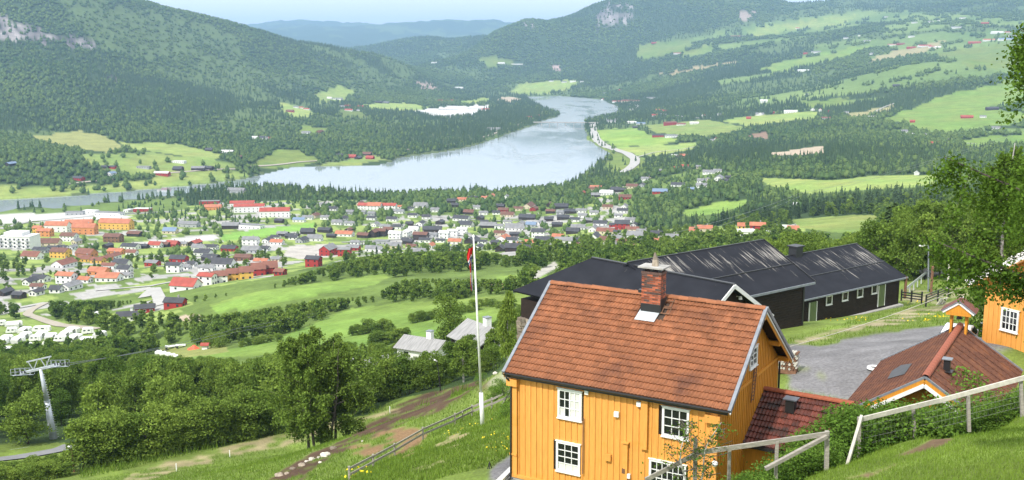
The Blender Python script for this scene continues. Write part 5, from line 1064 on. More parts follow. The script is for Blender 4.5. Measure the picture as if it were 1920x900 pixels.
crop(480, 0, 2.5, """10,648,22,rr 35,652,38,gw 65,652,25,rr 160,525,35,br 188,506,22,gw 212,508,22,rw 238,515,28,rw 235,625,38,gw 300,622,42,bb 345,463,22,ww 365,466,18,gw 390,468,36,gw 400,501,25,gw 430,500,25,rr 490,502,28,rr 435,520,36,rw 485,520,22,gw 575,482,32,dk 610,484,25,gk 865,476,22,rw 892,475,26,rw
917,474,26,rw 942,475,30,gw 825,530,130,ww,fl 900,518,90,gw,fl 962,512,70,ww,fl 1042,516,80,gw,fl 1078,518,40,rw 880,548,90,gg,fl 930,530,60,ww,fl 450,740,38,rr 480,745,36,dk 520,728,42,bk 535,745,36,rr 395,733,32,dk 1115,610,60,gg 835,296,26,ww 1150,298,32,ww 950,415,40,ww 800,465,18,gw""")
crop(960, 0, 2.648, """195,405,20,gw 260,410,24,gw 302,408,28,ww 347,407,16,gw 450,496,22,rw 520,508,42,rw 570,506,50,nc 615,505,40,nc 690,492,40,gw 530,450,26,rr 465,466,20,gw 710,578,32,rw 730,552,30,ow 762,556,25,rw 595,612,42,ww 640,618,42,uw 495,608,52,gw 522,598,22,gw 615,636,32,dk 785,622,62,nr,t 840,622,42,nw
905,616,42,ww 725,680,56,dr,l 792,682,62,gw,l 1010,698,32,rw 990,702,25,gw 1250,510,32,ww,t 1230,572,38,gw 1175,590,22,rr 950,577,26,rw 1030,572,22,gw 1110,184,42,rw 1148,182,25,gw 820,268,34,rw 705,216,25,rr 850,780,34,ob 815,786,22,rw 85,586,25,rr 140,578,20,rw 25,320,55,ww,f""")
crop(1420, 0, 2.648, """32,510,34,ww,t 15,572,30,ww 165,560,60,ww,l 80,562,18,rr 275,548,28,gw 312,552,32,rw 355,557,28,rr 342,592,42,nw 440,562,22,gw 245,472,26,gw 228,355,52,ww,l 292,262,42,gw 240,268,22,rr 570,588,40,ww 570,270,22,gw 666,226,36,rw 712,222,36,nr 545,206,32,gw 765,240,42,rr 830,232,60,rw
868,236,30,rw 896,238,26,ww 990,140,46,gw 1078,216,52,rr 1150,203,50,ow 1130,118,32,rr 1190,166,52,ww 1242,164,24,rw 1232,200,62,uw,l 1275,182,46,gw 1040,586,52,rr 1120,584,26,gw 1182,642,38,gw 1165,546,52,dk 730,658,28,gw 770,676,52,ww 835,678,42,gw 880,702,42,gw 890,724,52,rw 948,722,62,dr 940,704,42,dk
770,608,22,rr 690,430,30,dk 1022,880,32,rw 640,86,16,gw 200,142,18,rw 440,192,22,gw 505,178,22,gw 780,115,26,gw 860,110,24,gw 900,104,22,gw 1020,92,26,gw 765,185,28,gw""")
ZN = [('around the white apartment block', 50, 455), ('behind the orange roofed care home', 190, 395), ('beside the orange roofed care home', 160, 432), ('among the rust roofed terraces', 165, 485), ('in the lower left cluster of the town', 110, 535), ('by the pale road bend', 320, 535),
 ('in the streets right of the terraces', 285, 465), ('behind the long terrace row', 400, 478), ('in the yellow and red terrace row', 450, 520), ('at the near end of the football field', 505, 455), ('around the red roofed school', 470, 400), ('behind the football field', 560, 405),
 ('near the red hall', 620, 470), ('at the red roofs by the lake wood', 710, 390), ('between the red hall and the flagpole', 740, 450), ('just beyond the flagpole', 850, 440), ('in the upper streets beyond the flagpole', 850, 385), ('in the middle of the town', 960, 410), ('in the front street left of the barns', 990, 450), ('in the lakeside pine wood', 940, 372),
 ('in the wooded quarter right of the flagpole', 1060, 395), ('behind the barn ridge', 1100, 435), ('above the barn roofs', 1220, 445), ('by the orange roofed store', 1420, 430), ('in the wood below the highway', 1150, 360), ('in the hillside cluster below the highway', 1330, 345), ('on the slope below the highway bend', 1270, 300), ('at the golf meadow', 1500, 385),
 ('across the river on the left', 150, 320), ('at the far river farms', 390, 310), ('below the steep wooded mountain', 500, 255), ('in the far hamlet left of the lake', 600, 200), ('on the meadow under the left ridge', 670, 185), ('at the far factories', 860, 208), ('on the near lake shore', 680, 295), ('under the far left ridge', 830, 185), ('beyond the lake head', 1060, 152), ('at the far end of the lake', 1170, 190), ('by the bridge end', 1190, 228),
 ('at the farms by the highway', 1290, 245), ('at the bend above the highway fields', 1390, 215), ('on the far blue hillside', 1300, 80), ('at the white farm on the right slope', 1450, 190), ('on the long field of the right slope', 1520, 205), ('on the right slope by the wood', 1590, 220), ('in the hamlet on the lower right slope', 1760, 265), ('beside the birch branches on the right', 1860, 215), ('high on the upper right slope', 1660, 60), ('in the upper right village', 1860, 70), ('around the upper farms of the right slope', 1740, 85), ('on the wooded middle of the right slope', 1550, 130)]
ORD = ['leftmost', 'second from left', 'third from left', 'fourth from left', 'fifth from left', 'sixth from left', 'seventh from left', 'eighth from left', 'ninth from left', 'tenth from left', 'eleventh from left', 'twelfth from left', 'thirteenth from left', 'fourteenth from left', 'fifteenth from left', 'sixteenth from left', 'seventeenth from left', 'eighteenth from left', 'nineteenth from left', 'twentieth from left']
NUMW = ['', 'one', 'two', 'three', 'four', 'five', 'six', 'seven', 'eight', 'nine', 'ten', 'eleven', 'twelve', 'thirteen', 'fourteen', 'fifteen', 'sixteen']
used_ = {}
xr = random.Random(23); n_add = 0
for _ in range(4000):                          # the small houses packed between the ones placed by eye
    x_, y_ = xr.uniform(600, 1200), xr.uniform(384, 474)
    if y_ < 384+(1-abs(x_-900)/300)*4 or any(abs(h[0]-x_) < 19 and abs(h[1]-y_) < 7.5 for h in HS): continue
    if inpoly(np.array(x_), np.array(y_), [(590, 440), (660, 440), (660, 490), (590, 490)]): continue
    HS.append((x_, y_, xr.uniform(15, 21)*(y_/430), *xr.choice(['dw', 'gw', 'dk', 'gg', 'bk', 'gw', 'dw', 'bc']), '')); n_add += 1
    if n_add >= 60: break
for h_ in HS:
    zi = min(range(len(ZN)), key=lambda i: (ZN[i][1]-h_[0])**2+((ZN[i][2]-h_[1])*2)**2); used_.setdefault((zi, h_[3], h_[4]), []).append(h_)
for L_ in used_.values(): L_.sort(key=lambda h: h[0])
_prism = {}
def pane_box(m_, x, y, z, nx_, w, h): m_.box(x, y, z, w if not nx_ else .05, .05 if not nx_ else w, h)
PANE = {}
def pane(wd, hg, nx_):
    k = (wd, hg, nx_)
    if k not in PANE: m_ = MB(); pane_box(m_, 0, 0, 0, nx_, wd, hg); PANE[k] = m_.mesh('window', WIN)
    return PANE[k]
hr = random.Random(11)
for (zi, rk, wk), L_ in used_.items():
    for oi_, (px, py, wpx, _, _, ex) in enumerate(L_):
        p = hit(px, py, 380)
        if not p: print('no ground', px, py); continue
        d = math.hypot(p.x, p.y); L = wpx*d/F*1.02
        big = 'l' in ex or L > 24; L = max(5, L)
        Wd = min(max(L*.62, 5), 9.5) if not big else min(max(L*.3, 9), 22)
        st = 2 if 't' in ex else 1; hh = (3.0 if st == 1 else 5.4)*(1 if L > 8 else .85); flat_ = 'f' in ex
        if big and d > 1000: hh *= 1.3
        yaw = hr.choice([-.25, -.32, 1.25, -.2, -.15]) if not big else hr.uniform(-.3, .15)
        if 't' in ex and wk in 'yrw' and rk == 'n': yaw = .28; Wd = 8
        rise = 0 if flat_ else min(Wd*.5*math.tan(math.radians(hr.choice([26, 30, 36]))), 4.2)
        wn_, wm_ = WC[wk]; rn_, rm_ = RC[rk]; n_ = len(L_)
        kindw = 'building' if (big or flat_) else 'house'
        if n_ == 1: lab = f'{wn_} {kindw} with {rn_} roof {ZN[zi][0]}'
        else: lab = f'{wn_} {kindw}, {rn_} roof, {ORD[oi_]}, {ZN[zi][0]}'
        R = thing('town_house' if kindw == 'house' else 'town_building', lab, kindw, (p.x, p.y, p.z-.1), yaw, 'buildings of the valley town' if d < 1400 else 'farms and hamlets across the valley')
        keepout.append((p.x, p.y, max(L, Wd)*.62+2))
        # keep the view onto the house free
        u_ = p.copy(); u_.z = 0; u_.normalize()
        for s_ in range(1, 4 if (370 < px < 545 and py > 500) else 6 if d < 1350 else 3): keepout.append((p.x-u_.x*(Wd*.4+s_*9), p.y-u_.y*(Wd*.4+s_*9), L*.5+1.2 if s_ < 4 else L*.35))
        b = MB(); a, c = L/2, Wd/2
        if flat_: b.box(0, 0, hh/2-1, L, Wd, hh+2)
        else: b.add([(-a, -c, -2), (-a, -c, hh), (-a, 0, hh+rise), (-a, c, hh), (-a, c, -2), (a, -c, -2), (a, -c, hh), (a, 0, hh+rise), (a, c, hh), (a, c, -2)], [(0, 4, 3, 2, 1), (5, 6, 7, 8, 9), (0, 1, 6, 5), (3, 4, 9, 8), (1, 2, 7, 6), (2, 3, 8, 7), (4, 0, 5, 9)])
        b.build('wall', wm_, R); b = MB(); o_ = .45
        if flat_: b.box(0, 0, hh+.2, L+.4, Wd+.4, .35)
        else:
            k_ = rise/c; b.slab([(-a-o_, -c-o_, hh-o_*k_+.12), (a+o_, -c-o_, hh-o_*k_+.12), (a+o_, 0, hh+rise+.12), (-a-o_, 0, hh+rise+.12)], .15); b.slab([(-a-o_, 0, hh+rise+.12), (a+o_, 0, hh+rise+.12), (a+o_, c+o_, hh-o_*k_+.12), (-a-o_, c+o_, hh-o_*k_+.12)], .15)
        rf = b.build('roof', rm_, R)
        if not flat_ and wpx > 12: MB().box(a*.35, .3, hh+rise+.35, .7, .7, 1.3).build('chimney', CHM, rf)
        if wpx > 9:
            nw = max(2, int(L/ (3.4 if not big else 4.5))); nw = min(nw, 14)
            for s_ in range(st):
                z_ = 1.5+2.7*s_
                for i in range(nw):
                    x_ = -a+L*(i+.5)/nw
                    for sy in ((-1,) if math.cos(yaw) > .5 else (-1, 1)): link('window', pane(1.1, 1.1, 0), R, (x_, sy*(c+.02), z_))
                for sx in (-1, 1):
                    for y_ in (-c*.45, c*.45): link('window', pane(1.0, 1.1, 1), R, (sx*(a+.02), y_, z_))
# white apartment block
p = hit(28, 466, 380); d = math.hypot(p.x, p.y); R = thing('apartment_block', 'white apartment block with stacked balconies at the left edge of the town', 'apartment building', (p.x, p.y, p.z-.2), -.12); s_ = d/F
keepout.append((p.x, p.y, 40*s_)); 
for q in (-14, 0, 14): keepout.append((p.x+q, p.y-20, 14)); keepout.append((p.x+q, p.y-38, 12))
BW = 56*s_; MB().box(0, 8, 4.5, BW, 16, 11).build('wall', WC['w'][1], R); MB().box(-BW*.1, 9, 11.5, BW*.6, 12, 3).build('penthouse', WC['w'][1], R); MB().box(0, 8, 10.15, BW+.6, 16.6, .3).build('roof', RC['w'][1], R)
for f_ in range(3):
    for i in range(7):
        x_ = -BW/2+BW*(i+.5)/7; w_ = link('window', pane(1.6, 1.5, 0), R, (x_, -.05, 1.7+3*f_))
        if i % 2 == 0: MB().box(x_, -.7, .6+3*f_, 3.2, 1.4, .15).box(x_, -1.4, 1.1+3*f_, 3.2, .06, .9).build('balcony', WC['g'][1], R)
# ------------------------------------------------------------------ caravans
CV = [(5,135,40),(70,140,74),(60,172,50),(130,168,52),(208,165,80),(362,172,65),(330,190,50),(437,175,55),(500,192,50),(35,212,55),(95,218,50),(130,196,50),(210,192,52),(255,202,50),(15,226,50),(380,206,45),(430,222,62),(245,240,40),(130,252,34),(38,272,50),(178,212,50),(455,240,45),(300,215,36)]
VW = mat('caravan_white', (.80, .80, .79), .35, .05, .5, spec=.5)
CVs = sorted(((x/2.648, 560+y/2.648, w/2.648) for x, y, w in CV)); rows_ = {0: [], 1: [], 2: []}
for c in CVs: rows_[0 if c[1] < 625 else 1 if c[1] < 640 else 2].append(c)
RN_ = ['far row', 'middle row', 'near row']
proto_c = None
def caravan_parts(R, w, awn):
    b = MB(); L2, c, h0, h1 = w/2, 1.15, .55, 2.5
    prof = [(-L2, h0), (-L2-.02, 1.4), (-L2+.45, 2.35), (-L2+1, h1), (L2-.7, h1), (L2-.15, 2.2), (L2, h0)]
    V = [(x, -c, z) for x, z in prof]+[(x, c, z) for x, z in prof]; n_ = len(prof)
    b.add(V, [tuple(range(n_)), tuple(range(2*n_-1, n_-1, -1))]+[(i, n_+i, n_+(i+1) % n_, (i+1) % n_) for i in range(n_)]); b.build('body', VW, R)
    for x in (-w*.25, w*.1): MB().box(x, -c-.01, 1.75, w*.17, .04, .5).build('window', WIN, R)
    MB().box(w*.32, -c-.01, 1.45, .6, .04, 1.7).build('door', mat('caravan_door', (.6, .6, .62), .4), R)
    MB().tube((-.1, -c-.02, .33), (-.1, -c+.2, .33), .33, n=12).tube((-.1, c-.2, .33), (-.1, c+.02, .33), .33, n=12).build('wheel', BLACKM, R)
    MB().bar((-L2, 0, .45), (-L2-1.2, 0, .4), .1, .1).build('drawbar', BLACKM, R)
    if awn: MB().slab([(-L2*.7, -c-2.4, 1.9), (L2*.7, -c-2.4, 1.9), (L2*.7, -c, 2.45), (-L2*.7, -c, 2.45)], .05).box(0, -c-2.35, .95, L2*1.4, .05, 1.85).build('awning', mat('awning', (.55, .55, .53) if awn == 1 else (.5, .16, .12), .8), R)
for ri, L_ in rows_.items():
    for k, (px, py, w) in enumerate(L_):
        p = hit(px, py, 380); d = math.hypot(p.x, p.y); wm_ = min(max(w*d/F, 4.5), 8.0)
        R = thing('caravan', f'white caravan in the {RN_[ri]} of the campsite, {ORD[k]}', 'caravan', (p.x, p.y, p.z), hr.choice([-.25, .1, -.1, .3]), 'caravans parked on the campsite'); caravan_parts(R, wm_, 2 if abs(px-362/2.648) < 2 else (hr.random() < .5)*1)
        keepout.append((p.x, p.y, 6)); keepout.append((p.x+1, p.y-9, 4.5))
# ------------------------------------------------------------------ cabins and farm bits in the middle ground
def cabin(name, label, px, py, d0, L, W_, hh, yaw, wm_, rm_, pitch=30, chim=None, nwin=2):
    p = hit(px, py, d0); keepout.append((p.x, p.y, L*.7+1.5)); u_ = p.copy(); u_.z = 0; u_.normalize(); keepout.append((p.x-u_.x*(W_*.5+5), p.y-u_.y*(W_*.5+5), L*.5))
    R = thing(name, label, 'cabin' if L > 4 else 'shed', (p.x, p.y, p.z), yaw); a, c = L/2, W_/2; rise = c*math.tan(math.radians(pitch)); b = MB()
    b.add([(-a, -c, -1.5), (-a, -c, hh), (-a, 0, hh+rise), (-a, c, hh), (-a, c, -1.5), (a, -c, -1.5), (a, -c, hh), (a, 0, hh+rise), (a, c, hh), (a, c, -1.5)], [(0, 4, 3, 2, 1), (5, 6, 7, 8, 9), (0, 1, 6, 5), (3, 4, 9, 8), (1, 2, 7, 6), (2, 3, 8, 7), (4, 0, 5, 9)]); b.build('wall', wm_, R)
    k_ = rise/c; o_ = .5; b = MB(); b.slab([(-a-o_, -c-o_, hh-o_*k_+.12), (a+o_, -c-o_, hh-o_*k_+.12), (a+o_, 0, hh+rise+.12), (-a-o_, 0, hh+rise+.12)], .15); b.slab([(-a-o_, 0, hh+rise+.12), (a+o_, 0, hh+rise+.12), (a+o_, c+o_, hh-o_*k_+.12), (-a-o_, c+o_, hh-o_*k_+.12)], .15); b.build('roof', rm_, R)
    if chim is not None: MB().box(chim, .2, hh+rise+.4, .9, .9, 1.6).build('chimney', WHITE, R); MB().box(chim, .2, hh+rise+1.24, 1.05, 1.05, .1).build('chimney_cap', GREYM, R)
    for i in range(nwin):
        x_ = -a+L*(i+.5)/nwin; MB().box(x_, -c-.03, hh*.55, 1.2, .08, 1.1).build('window', WHITE, R); MB().box(x_, -c-.075, hh*.55, .95, .02, .85).build('pane', GLASS, R)
    if W_ > 4: MB().box(a+.03, 0, hh*.6, .08, 1.3, 1.2).build('window', WHITE, R); MB().box(-a-.03, 0, hh*.6, .08, 1.3, 1.2).build('window', WHITE, R)
    return R
cabin('cabin', 'dark cabin with grey roof and white chimney behind the flagpole', 906, 664, 150, 7.2, 6.5, 2.6, -.95, DARKW, TIN, 30, .8)
cabin('cabin', 'low house with grey roof and white chimney half hidden by trees', 797, 672, 150, 7, 5.5, 2.2, -.5, WC['w'][1], TIN, 24, .9)
cabin('cabin', 'pale roofed house glimpsed between trees beside the big birch', 676, 712, 150, 7.5, 5.5, 2.2, .3, WC['w'][1], TIN, 24)
cabin('field_shed', 'small shed with rusty pink sheet roof on the meadow beyond the flagpole', 931, 545, 280, 4.6, 3.6, 1.7, .35, DARKW, mat('rusty_sheet', (.42, .27, .2), .7, .4, 1.5), 22, None, 0)
cabin('field_shed', 'small pale roofed hut behind round bushes at the meadow end', 422, 641, 280, 3.6, 3, 1.8, .9, DARKW, mat('tan_sheet', (.5, .42, .33), .7), 30, None, 0)
cabin('cabin', 'long white house with dark roof at the wood edge below the town', 243, 601, 380, 9.5, 6, 2.8, .25, WC['w'][1], RC['d'][1], 24, 1, 4)
cabin('cabin', 'small white hut left of the long white house', 185, 596, 380, 4.5, 4, 2.4, .1, WC['w'][1], RC['w'][1], 16, None, 1)
cabin('cabin', 'dark red house with black roof below the pale road bend', 272, 586, 380, 8.2, 5.5, 2.6, .3, WC['r'][1], RC['d'][1], 24, None, 3)
cabin('field_shed', 'small white hut at the edge of the meadow beyond the orange tarpaulin', 385, 655, 250, 1.6, 1.6, 1.6, 0, WHITE, RC['r'][1], 26, None, 0)
BALE = mat('bale_wrap', (.82, .82, .82), .35, .05, 2, spec=.5)
for i in range(9):
    p = hit(295+i*4.4, 664+i*1.1-(i % 2)*1.5, 300); b = MB(); b.tube((0, -.6, .6), (0, -.55, .6), .45, .6, 14); b.tube((0, -.55, .6), (0, .55, .6), .6, .6, 14, cap=False); b.tube((0, .55, .6), (0, .6, .6), .6, .45, 14)
    o = b.build('wrapped_bale', BALE, None, p, hr.uniform(-.4, .4), smooth=False); tag(o, f'white wrapped round bale, {ORD[i]} in the row at the meadow edge', 'hay bale', 'row of wrapped bales'); keepout.append((p.x, p.y, 4)); keepout.append((p.x, p.y-9, 4))
for (px, py, nm) in ((319, 654, 'left'), (339, 652, 'right')):
    p = hit(px, py, 280); T_ = thing('hay_wagon', f'pale flat farm wagon, the {nm} of two beside the wrapped bales', 'wagon', p, .2); MB().box(0, 0, 1.0, 3.6, 1.8, .3).build('deck', WHITE, T_)
    for x in (-1.2, 1.2): MB().tube((x, -.9, .4), (x, -.75, .4), .4, n=10).tube((x, .75, .4), (x, .9, .4), .4, n=10).build('wheel', BLACKM, T_)
    MB().bar((1.8, 0, .7), (3, 0, .4), .1, .1).build('drawbar', BLACKM, T_); keepout.append((p.x, p.y, 4))
p = hit(364, 655, 280); b = MB(); rt = random.Random(5)
V = []; 
for j in range(5):
    for i in range(10): a = 6.283*i/10; q = 1.7*(1-j/4.6)*(1+.2*rt.random()); V.append((q*math.cos(a)*1.1, q*math.sin(a)*.8, j*.33+.08*rt.random()))
b.add(V, [(j*10+i, j*10+(i+1) % 10, (j+1)*10+(i+1) % 10, (j+1)*10+i) for j in range(4) for i in range(10)]+[tuple(range(40, 50))]); o = b.build('tarpaulin_heap', mat('orange_tarpaulin', (.75, .11, .05), .5), None, p); tag(o, 'heap covered by an orange red tarpaulin on the meadow', 'tarpaulin'); keepout.append((p.x, p.y, 4))
# bridge
ba, bb = at(1000, 224, 2780), at(1122, 228, 2760); ba.z = 7.5; bb.z = 7.5; BR = thing('road_bridge', 'long low grey road bridge on slim piers across the narrow of the lake', 'bridge', (0, 0, 0))
MB().bar(ba, bb, 9, 1.2).build('deck', CONC, BR)
for s_ in (-4.4, 4.4): MB().bar(ba+Vector((0, s_, 1.1)), bb+Vector((0, s_, 1.1)), .3, .9).build('parapet', CONC, BR)
for i in range(1, 8): p = ba.lerp(bb, i/8); MB().box(p.x, p.y, 1.5, 1.6, 6, 11).build('pier', CONC, BR)
# ------------------------------------------------------------------ small things near the farmhouse
def sphere_rock(name, P, s, m, lab, grp, seed):
    r = random.Random(seed); V = []; n1, n2 = 9, 6
    for j in range(n2+1):
        for i in range(n1): a = 6.283*i/n1; t = math.pi*j/n2; q = 1+.22*r.uniform(-1, 1); V.append((s[0]*math.sin(t)*math.cos(a)*q, s[1]*math.sin(t)*math.sin(a)*q, s[2]*math.cos(t)*q))
    o = MB().add(V, [(j*n1+i, j*n1+(i+1) % n1, (j+1)*n1+(i+1) % n1, (j+1)*n1+i) for j in range(n2) for i in range(n1)]).build(name, m, None, P); tag(o, lab, 'rock', grp); return o
RK = [(610, 856, 20, 'largest pale rock of the heap at the foot of the big birch'), (585, 863, 14, 'flat pale rock left of the largest in the heap'), (598, 859, 9, 'small rock wedged between the two pale rocks'), (566, 874, 15, 'grey rock at the lower left of the rock heap'), (549, 880, 12, 'low grey rock beside the soil track'), (523, 893, 17, 'big dark grey rock at the end of the heap'),
      (538, 889, 10, 'small grey rock next to the big dark one'), (625, 842, 14, 'brown grey rock above the heap'), (575, 866, 8, 'tiny pale rock at the edge of the heap'), (600, 868, 8, 'small pale rock below the largest one'), (929, 700, 12, 'rounded pale boulder by the corner of the farmhouse roof'), (680, 828, 6, 'small pale stone on the soil track')]
for i, (px, py, w, lb) in enumerate(RK):
    p = hit(px, py, 45, 140) or at(px, py, 80)
    if w == 12 and px == 929: p = hit(px, py+2, 60, 200)
    s_ = w*math.hypot(p.x, p.y)/F/2; sphere_rock('rock', p+Vector((0, 0, s_*.25)), (s_, s_*.8, s_*.6), PALES if i in (0, 1, 2, 8, 9, 10, 11) else STONE, lb, 'loose rocks', i)
for i, (px, py, lb) in enumerate(((731, 775, 'white marker stake on the grass track right of the big birch'), (431, 858, 'white marker stake on the grass track left of the big birch'), (331, 884, 'white marker stake nearest the bottom edge'))):
    p = hit(px, py, 60, 170); tag(MB().box(0, 0, .35, .08, .05, .9).build('marker_stake', WHITE, None, p), lb, 'stake', 'stakes along the track')
for i, (px, py, lx, ly, lz, lb) in enumerate(((1776, 806, .28, .12, .1, 'white plastic sack, flattened, under the wire fence'), (1790, 809, .22, .15, .12, 'small crumpled white sack between the two others'), (1803, 804, .30, .10, .12, 'long white sack at the fence post'), (1791, 815, .2, .14, .14, 'round pale sack lowest on the grass'))):
    p = hit(px, py, 20, 60); sphere_rock('sack', p+Vector((0, -.1, .17)), (lx*1.3, ly*1.3, lz*1.4), VW, lb, 'white sacks by the fence', 40+i)['category'] = 'sack'
# firewood
q = hit(1476, 699, 50); Wp = thing('woodpile', 'stack of split firewood under the eave at the far gable corner', 'woodpile', (q.x, q.y, q.z+.25), -.53)
lm = MB().tube((0, -.25, 0), (0, .25, 0), .075, .075, 7).mesh('log', WOODP); lm2 = lm.copy(); lm2.materials[0] = WOODB
for j in range(8):
    for i in range(7): o = link('log', lm if hr.random() < .6 else lm2, Wp, (-.45+i*.155+(j % 2)*.07, hr.uniform(-.05, .05), .05+j*.135)); o.rotation_euler = (0, hr.random()*3, 0)
MB().box(0, 0, -.14, 1.1, .5, .22).build('rack', WOODB, Wp)
# tripod stand, kerb board, manhole ring
ap = at(918, 867, 44.5); TS = thing('tripod_stand', 'black three legged fire stand on the gravel at the farmhouse corner', 'stand', (ap.x, ap.y, ap.z))
for a in (.4, 2.5, 4.6): MB().tube((0, 0, 0), (.5*math.cos(a), .5*math.sin(a), -1.35), .02).build('leg', BLACKM, TS)
MB().tube((0, 0, .05), (0, 0, -.5), .012).tube((0, 0, -.5), (0, 0, -.62), .1, .13, 8).build('hook', BLACKM, TS)
a_, b_ = hit(934, 908, 30, 60) or at(934, 908, 42), hit(962, 880, 30, 60); tag(MB().bar(a_+Vector((0, 0, .08)), b_+Vector((0, 0, .08)), .22, .14).build('kerb_board', WHITE), 'white painted board edging the gravel by the farmhouse', 'edging board')
p = hit(1640, 692, 45, 90); MH = thing('manhole', 'white ringed manhole with dark cover in the gravel yard', 'manhole', (p.x, p.y, p.z+.03)); b = MB()
for i in range(20): a0, a1 = 6.283*i/20, 6.283*(i+1)/20; b.add([(.42*math.cos(a0), .42*math.sin(a0), 0), (.42*math.cos(a1), .42*math.sin(a1), 0), (.40*math.cos(a1), .40*math.sin(a1), .09), (.40*math.cos(a0), .40*math.sin(a0), .09), (.24*math.cos(a1), .24*math.sin(a1), .09), (.24*math.cos(a0), .24*math.sin(a0), .09), (.23*math.cos(a1), .23*math.sin(a1), .0), (.23*math.cos(a0), .23*math.sin(a0), .0)], [(0, 1, 2, 3), (3, 2, 4, 5), (5, 4, 6, 7)])
b.build('ring', WHITE, MH); MB().tube((0, 0, 0), (0, 0, .03), .235, n=20).build('cover', BLACKM, MH)
# white car behind the brown roof
cp_ = hit(1792, 660, 48) or at(1790, 650, 57); cg = cp_.z; CA = thing('parked_car', 'white car parked behind the brown roofed outbuilding, mostly its roof showing', 'car', (cp_.x, cp_.y, cg-.12), 1.05); CPN = mat('car_white', (.8, .8, .8), .2, .02, 2, spec=.6)
side = [(-2.25, .35), (-2.3, .8), (-2.05, .98), (-1.6, 1.02), (-1.05, 1.42), (.35, 1.5), (1.1, 1.42), (1.55, 1.05), (2.15, .95), (2.25, .6), (2.2, .35)]
def loft(prof, ws): n_ = len(prof); V = [(x, -w, z) for (x, z), w in zip(prof, ws)]+[(x, w, z) for (x, z), w in zip(prof, ws)]; return V, [tuple(range(n_)), tuple(range(2*n_-1, n_-1, -1))]+[(i, n_+i, n_+(i+1) % n_, (i+1) % n_) for i in range(n_)]
wsd = [.8, .85, .88, .85, .66, .64, .66, .85, .84, .8, .8]; V, Q = loft(side, wsd); MB().add(V, Q).build('body', CPN, CA)
for s_ in (-1, 1): MB().slab([(-1.45, s_*.845, 1.04), (1.4, s_*.845, 1.06), (1.0, s_*.69, 1.38), (-.98, s_*.69, 1.38)][::s_], .03).build('side_window', GLASS, CA)
MB().slab([(-1.58, -.7, 1.05), (-1.08, -.58, 1.41), (-1.08, .58, 1.41), (-1.58, .7, 1.05)], -.02).build('windscreen', GLASS, CA); MB().slab([(1.56, .7, 1.07), (1.14, .58, 1.41), (1.14, -.58, 1.41), (1.56, -.7, 1.07)], -.02).build('rear_window', GLASS, CA)
for x in (-1.4, 1.4):
    for s_ in (-1, 1): w_ = MB().tube((x, s_*.66, .33), (x, s_*.88, .33), .33, n=18).build('wheel', BLACKM, CA); MB().tube((x, s_*.885, .33), (x, s_*.9, .33), .2, n=12).build('rim', GREYM, w_)
for s_ in (-1, 1): MB().box(-2.27, s_*.6, .75, .06, .3, .14).build('headlight', GLASS, CA); MB().box(2.22, s_*.65, .78, .06, .25, .16).build('tail_light', RED, CA)
# ------------------------------------------------------------------ shrubs, sapling, birches
def shrub_mesh(seed, n, leaf, m): r = np.random.default_rng(seed); P_, L = crown_points(r, 1.6, n, .95, 12, base=.0, shell=.7, round_=.3); V, Q = leaves(P_, leaf, r); return np_mesh('foliage', V, Q, m)
SM = [shrub_mesh(s_, 3000, .072, SHR) for s_ in (1, 2, 3, 4)]
TW = []
for s_ in (7, 8):
    r = random.Random(s_); b = MB()
    for i in range(14): a = r.random()*6.28; b.tube((0, 0, -.1), (.7*math.cos(a)*r.random(), .7*math.sin(a)*r.random(), 1.0+.5*r.random()), .012, .004, 4, cap=False)
    TW.append(b.mesh('stems', BARK))
SB = []
dP = lambda px: 34.1+(px-1303)*.008
for px in range(1385, 1560, 19): SB.append((px, 0, dP(px)+1.0, .95, 0))
for px in range(1420, 1580, 26): SB.append((px+8, 0, dP(px)+2.6, 1.05, 0))
for px in range(1500, 1640, 30): SB.append((px, 0, 40.6, 1.05, 0))
for px in range(1572, 1945, 19): SB.append((px, 0, float(dR(px))+hr.uniform(1.1, 1.7), .95, 1))
for px in range(1580, 1955, 23): SB.append((px, 0, float(dR(px))+hr.uniform(2.7, 3.6), .95, 1))
for px in range(1760, 1960, 26): SB.append((px, 0, 47.5, 1.1, 1))
for q in ((1392, 893, 34.2, .8, 0), (1420, 897, 34.2, .75, 0), (960-15, 715, 70, 1.0, 2), (930, 728, 74, .8, 2), (905, 740, 80, .7, 2), (948, 735, 60, .7, 2)): SB.append(q)
SG = ['leafy green shrub in the tangle between the paddock fence and the annex roof', 'dense leafy shrub in the hedge behind the wire mesh fence', 'low round shrub on the bank left of the farmhouse']
for i, (px, py, d, s_, gk) in enumerate(SB):
    b = at(px, py or 760, d); z = ground(b.x, b.y)
    if py and z < b.z-1.6: z = b.z-.9
    R = thing('shrub', SG[gk], 'shrub', (b.x, b.y, z-.1), hr.random()*6.28, SG[gk]); s_ *= hr.uniform(.78, 1.12)*(1.9 if gk == 1 and 1580 < px < 1790 else 1.15); R.scale = (s_, s_, s_*hr.uniform(.7, .9)); link('foliage', SM[i % 4], R); link('stems', TW[i % 2], R)
r = np.random.default_rng(77)
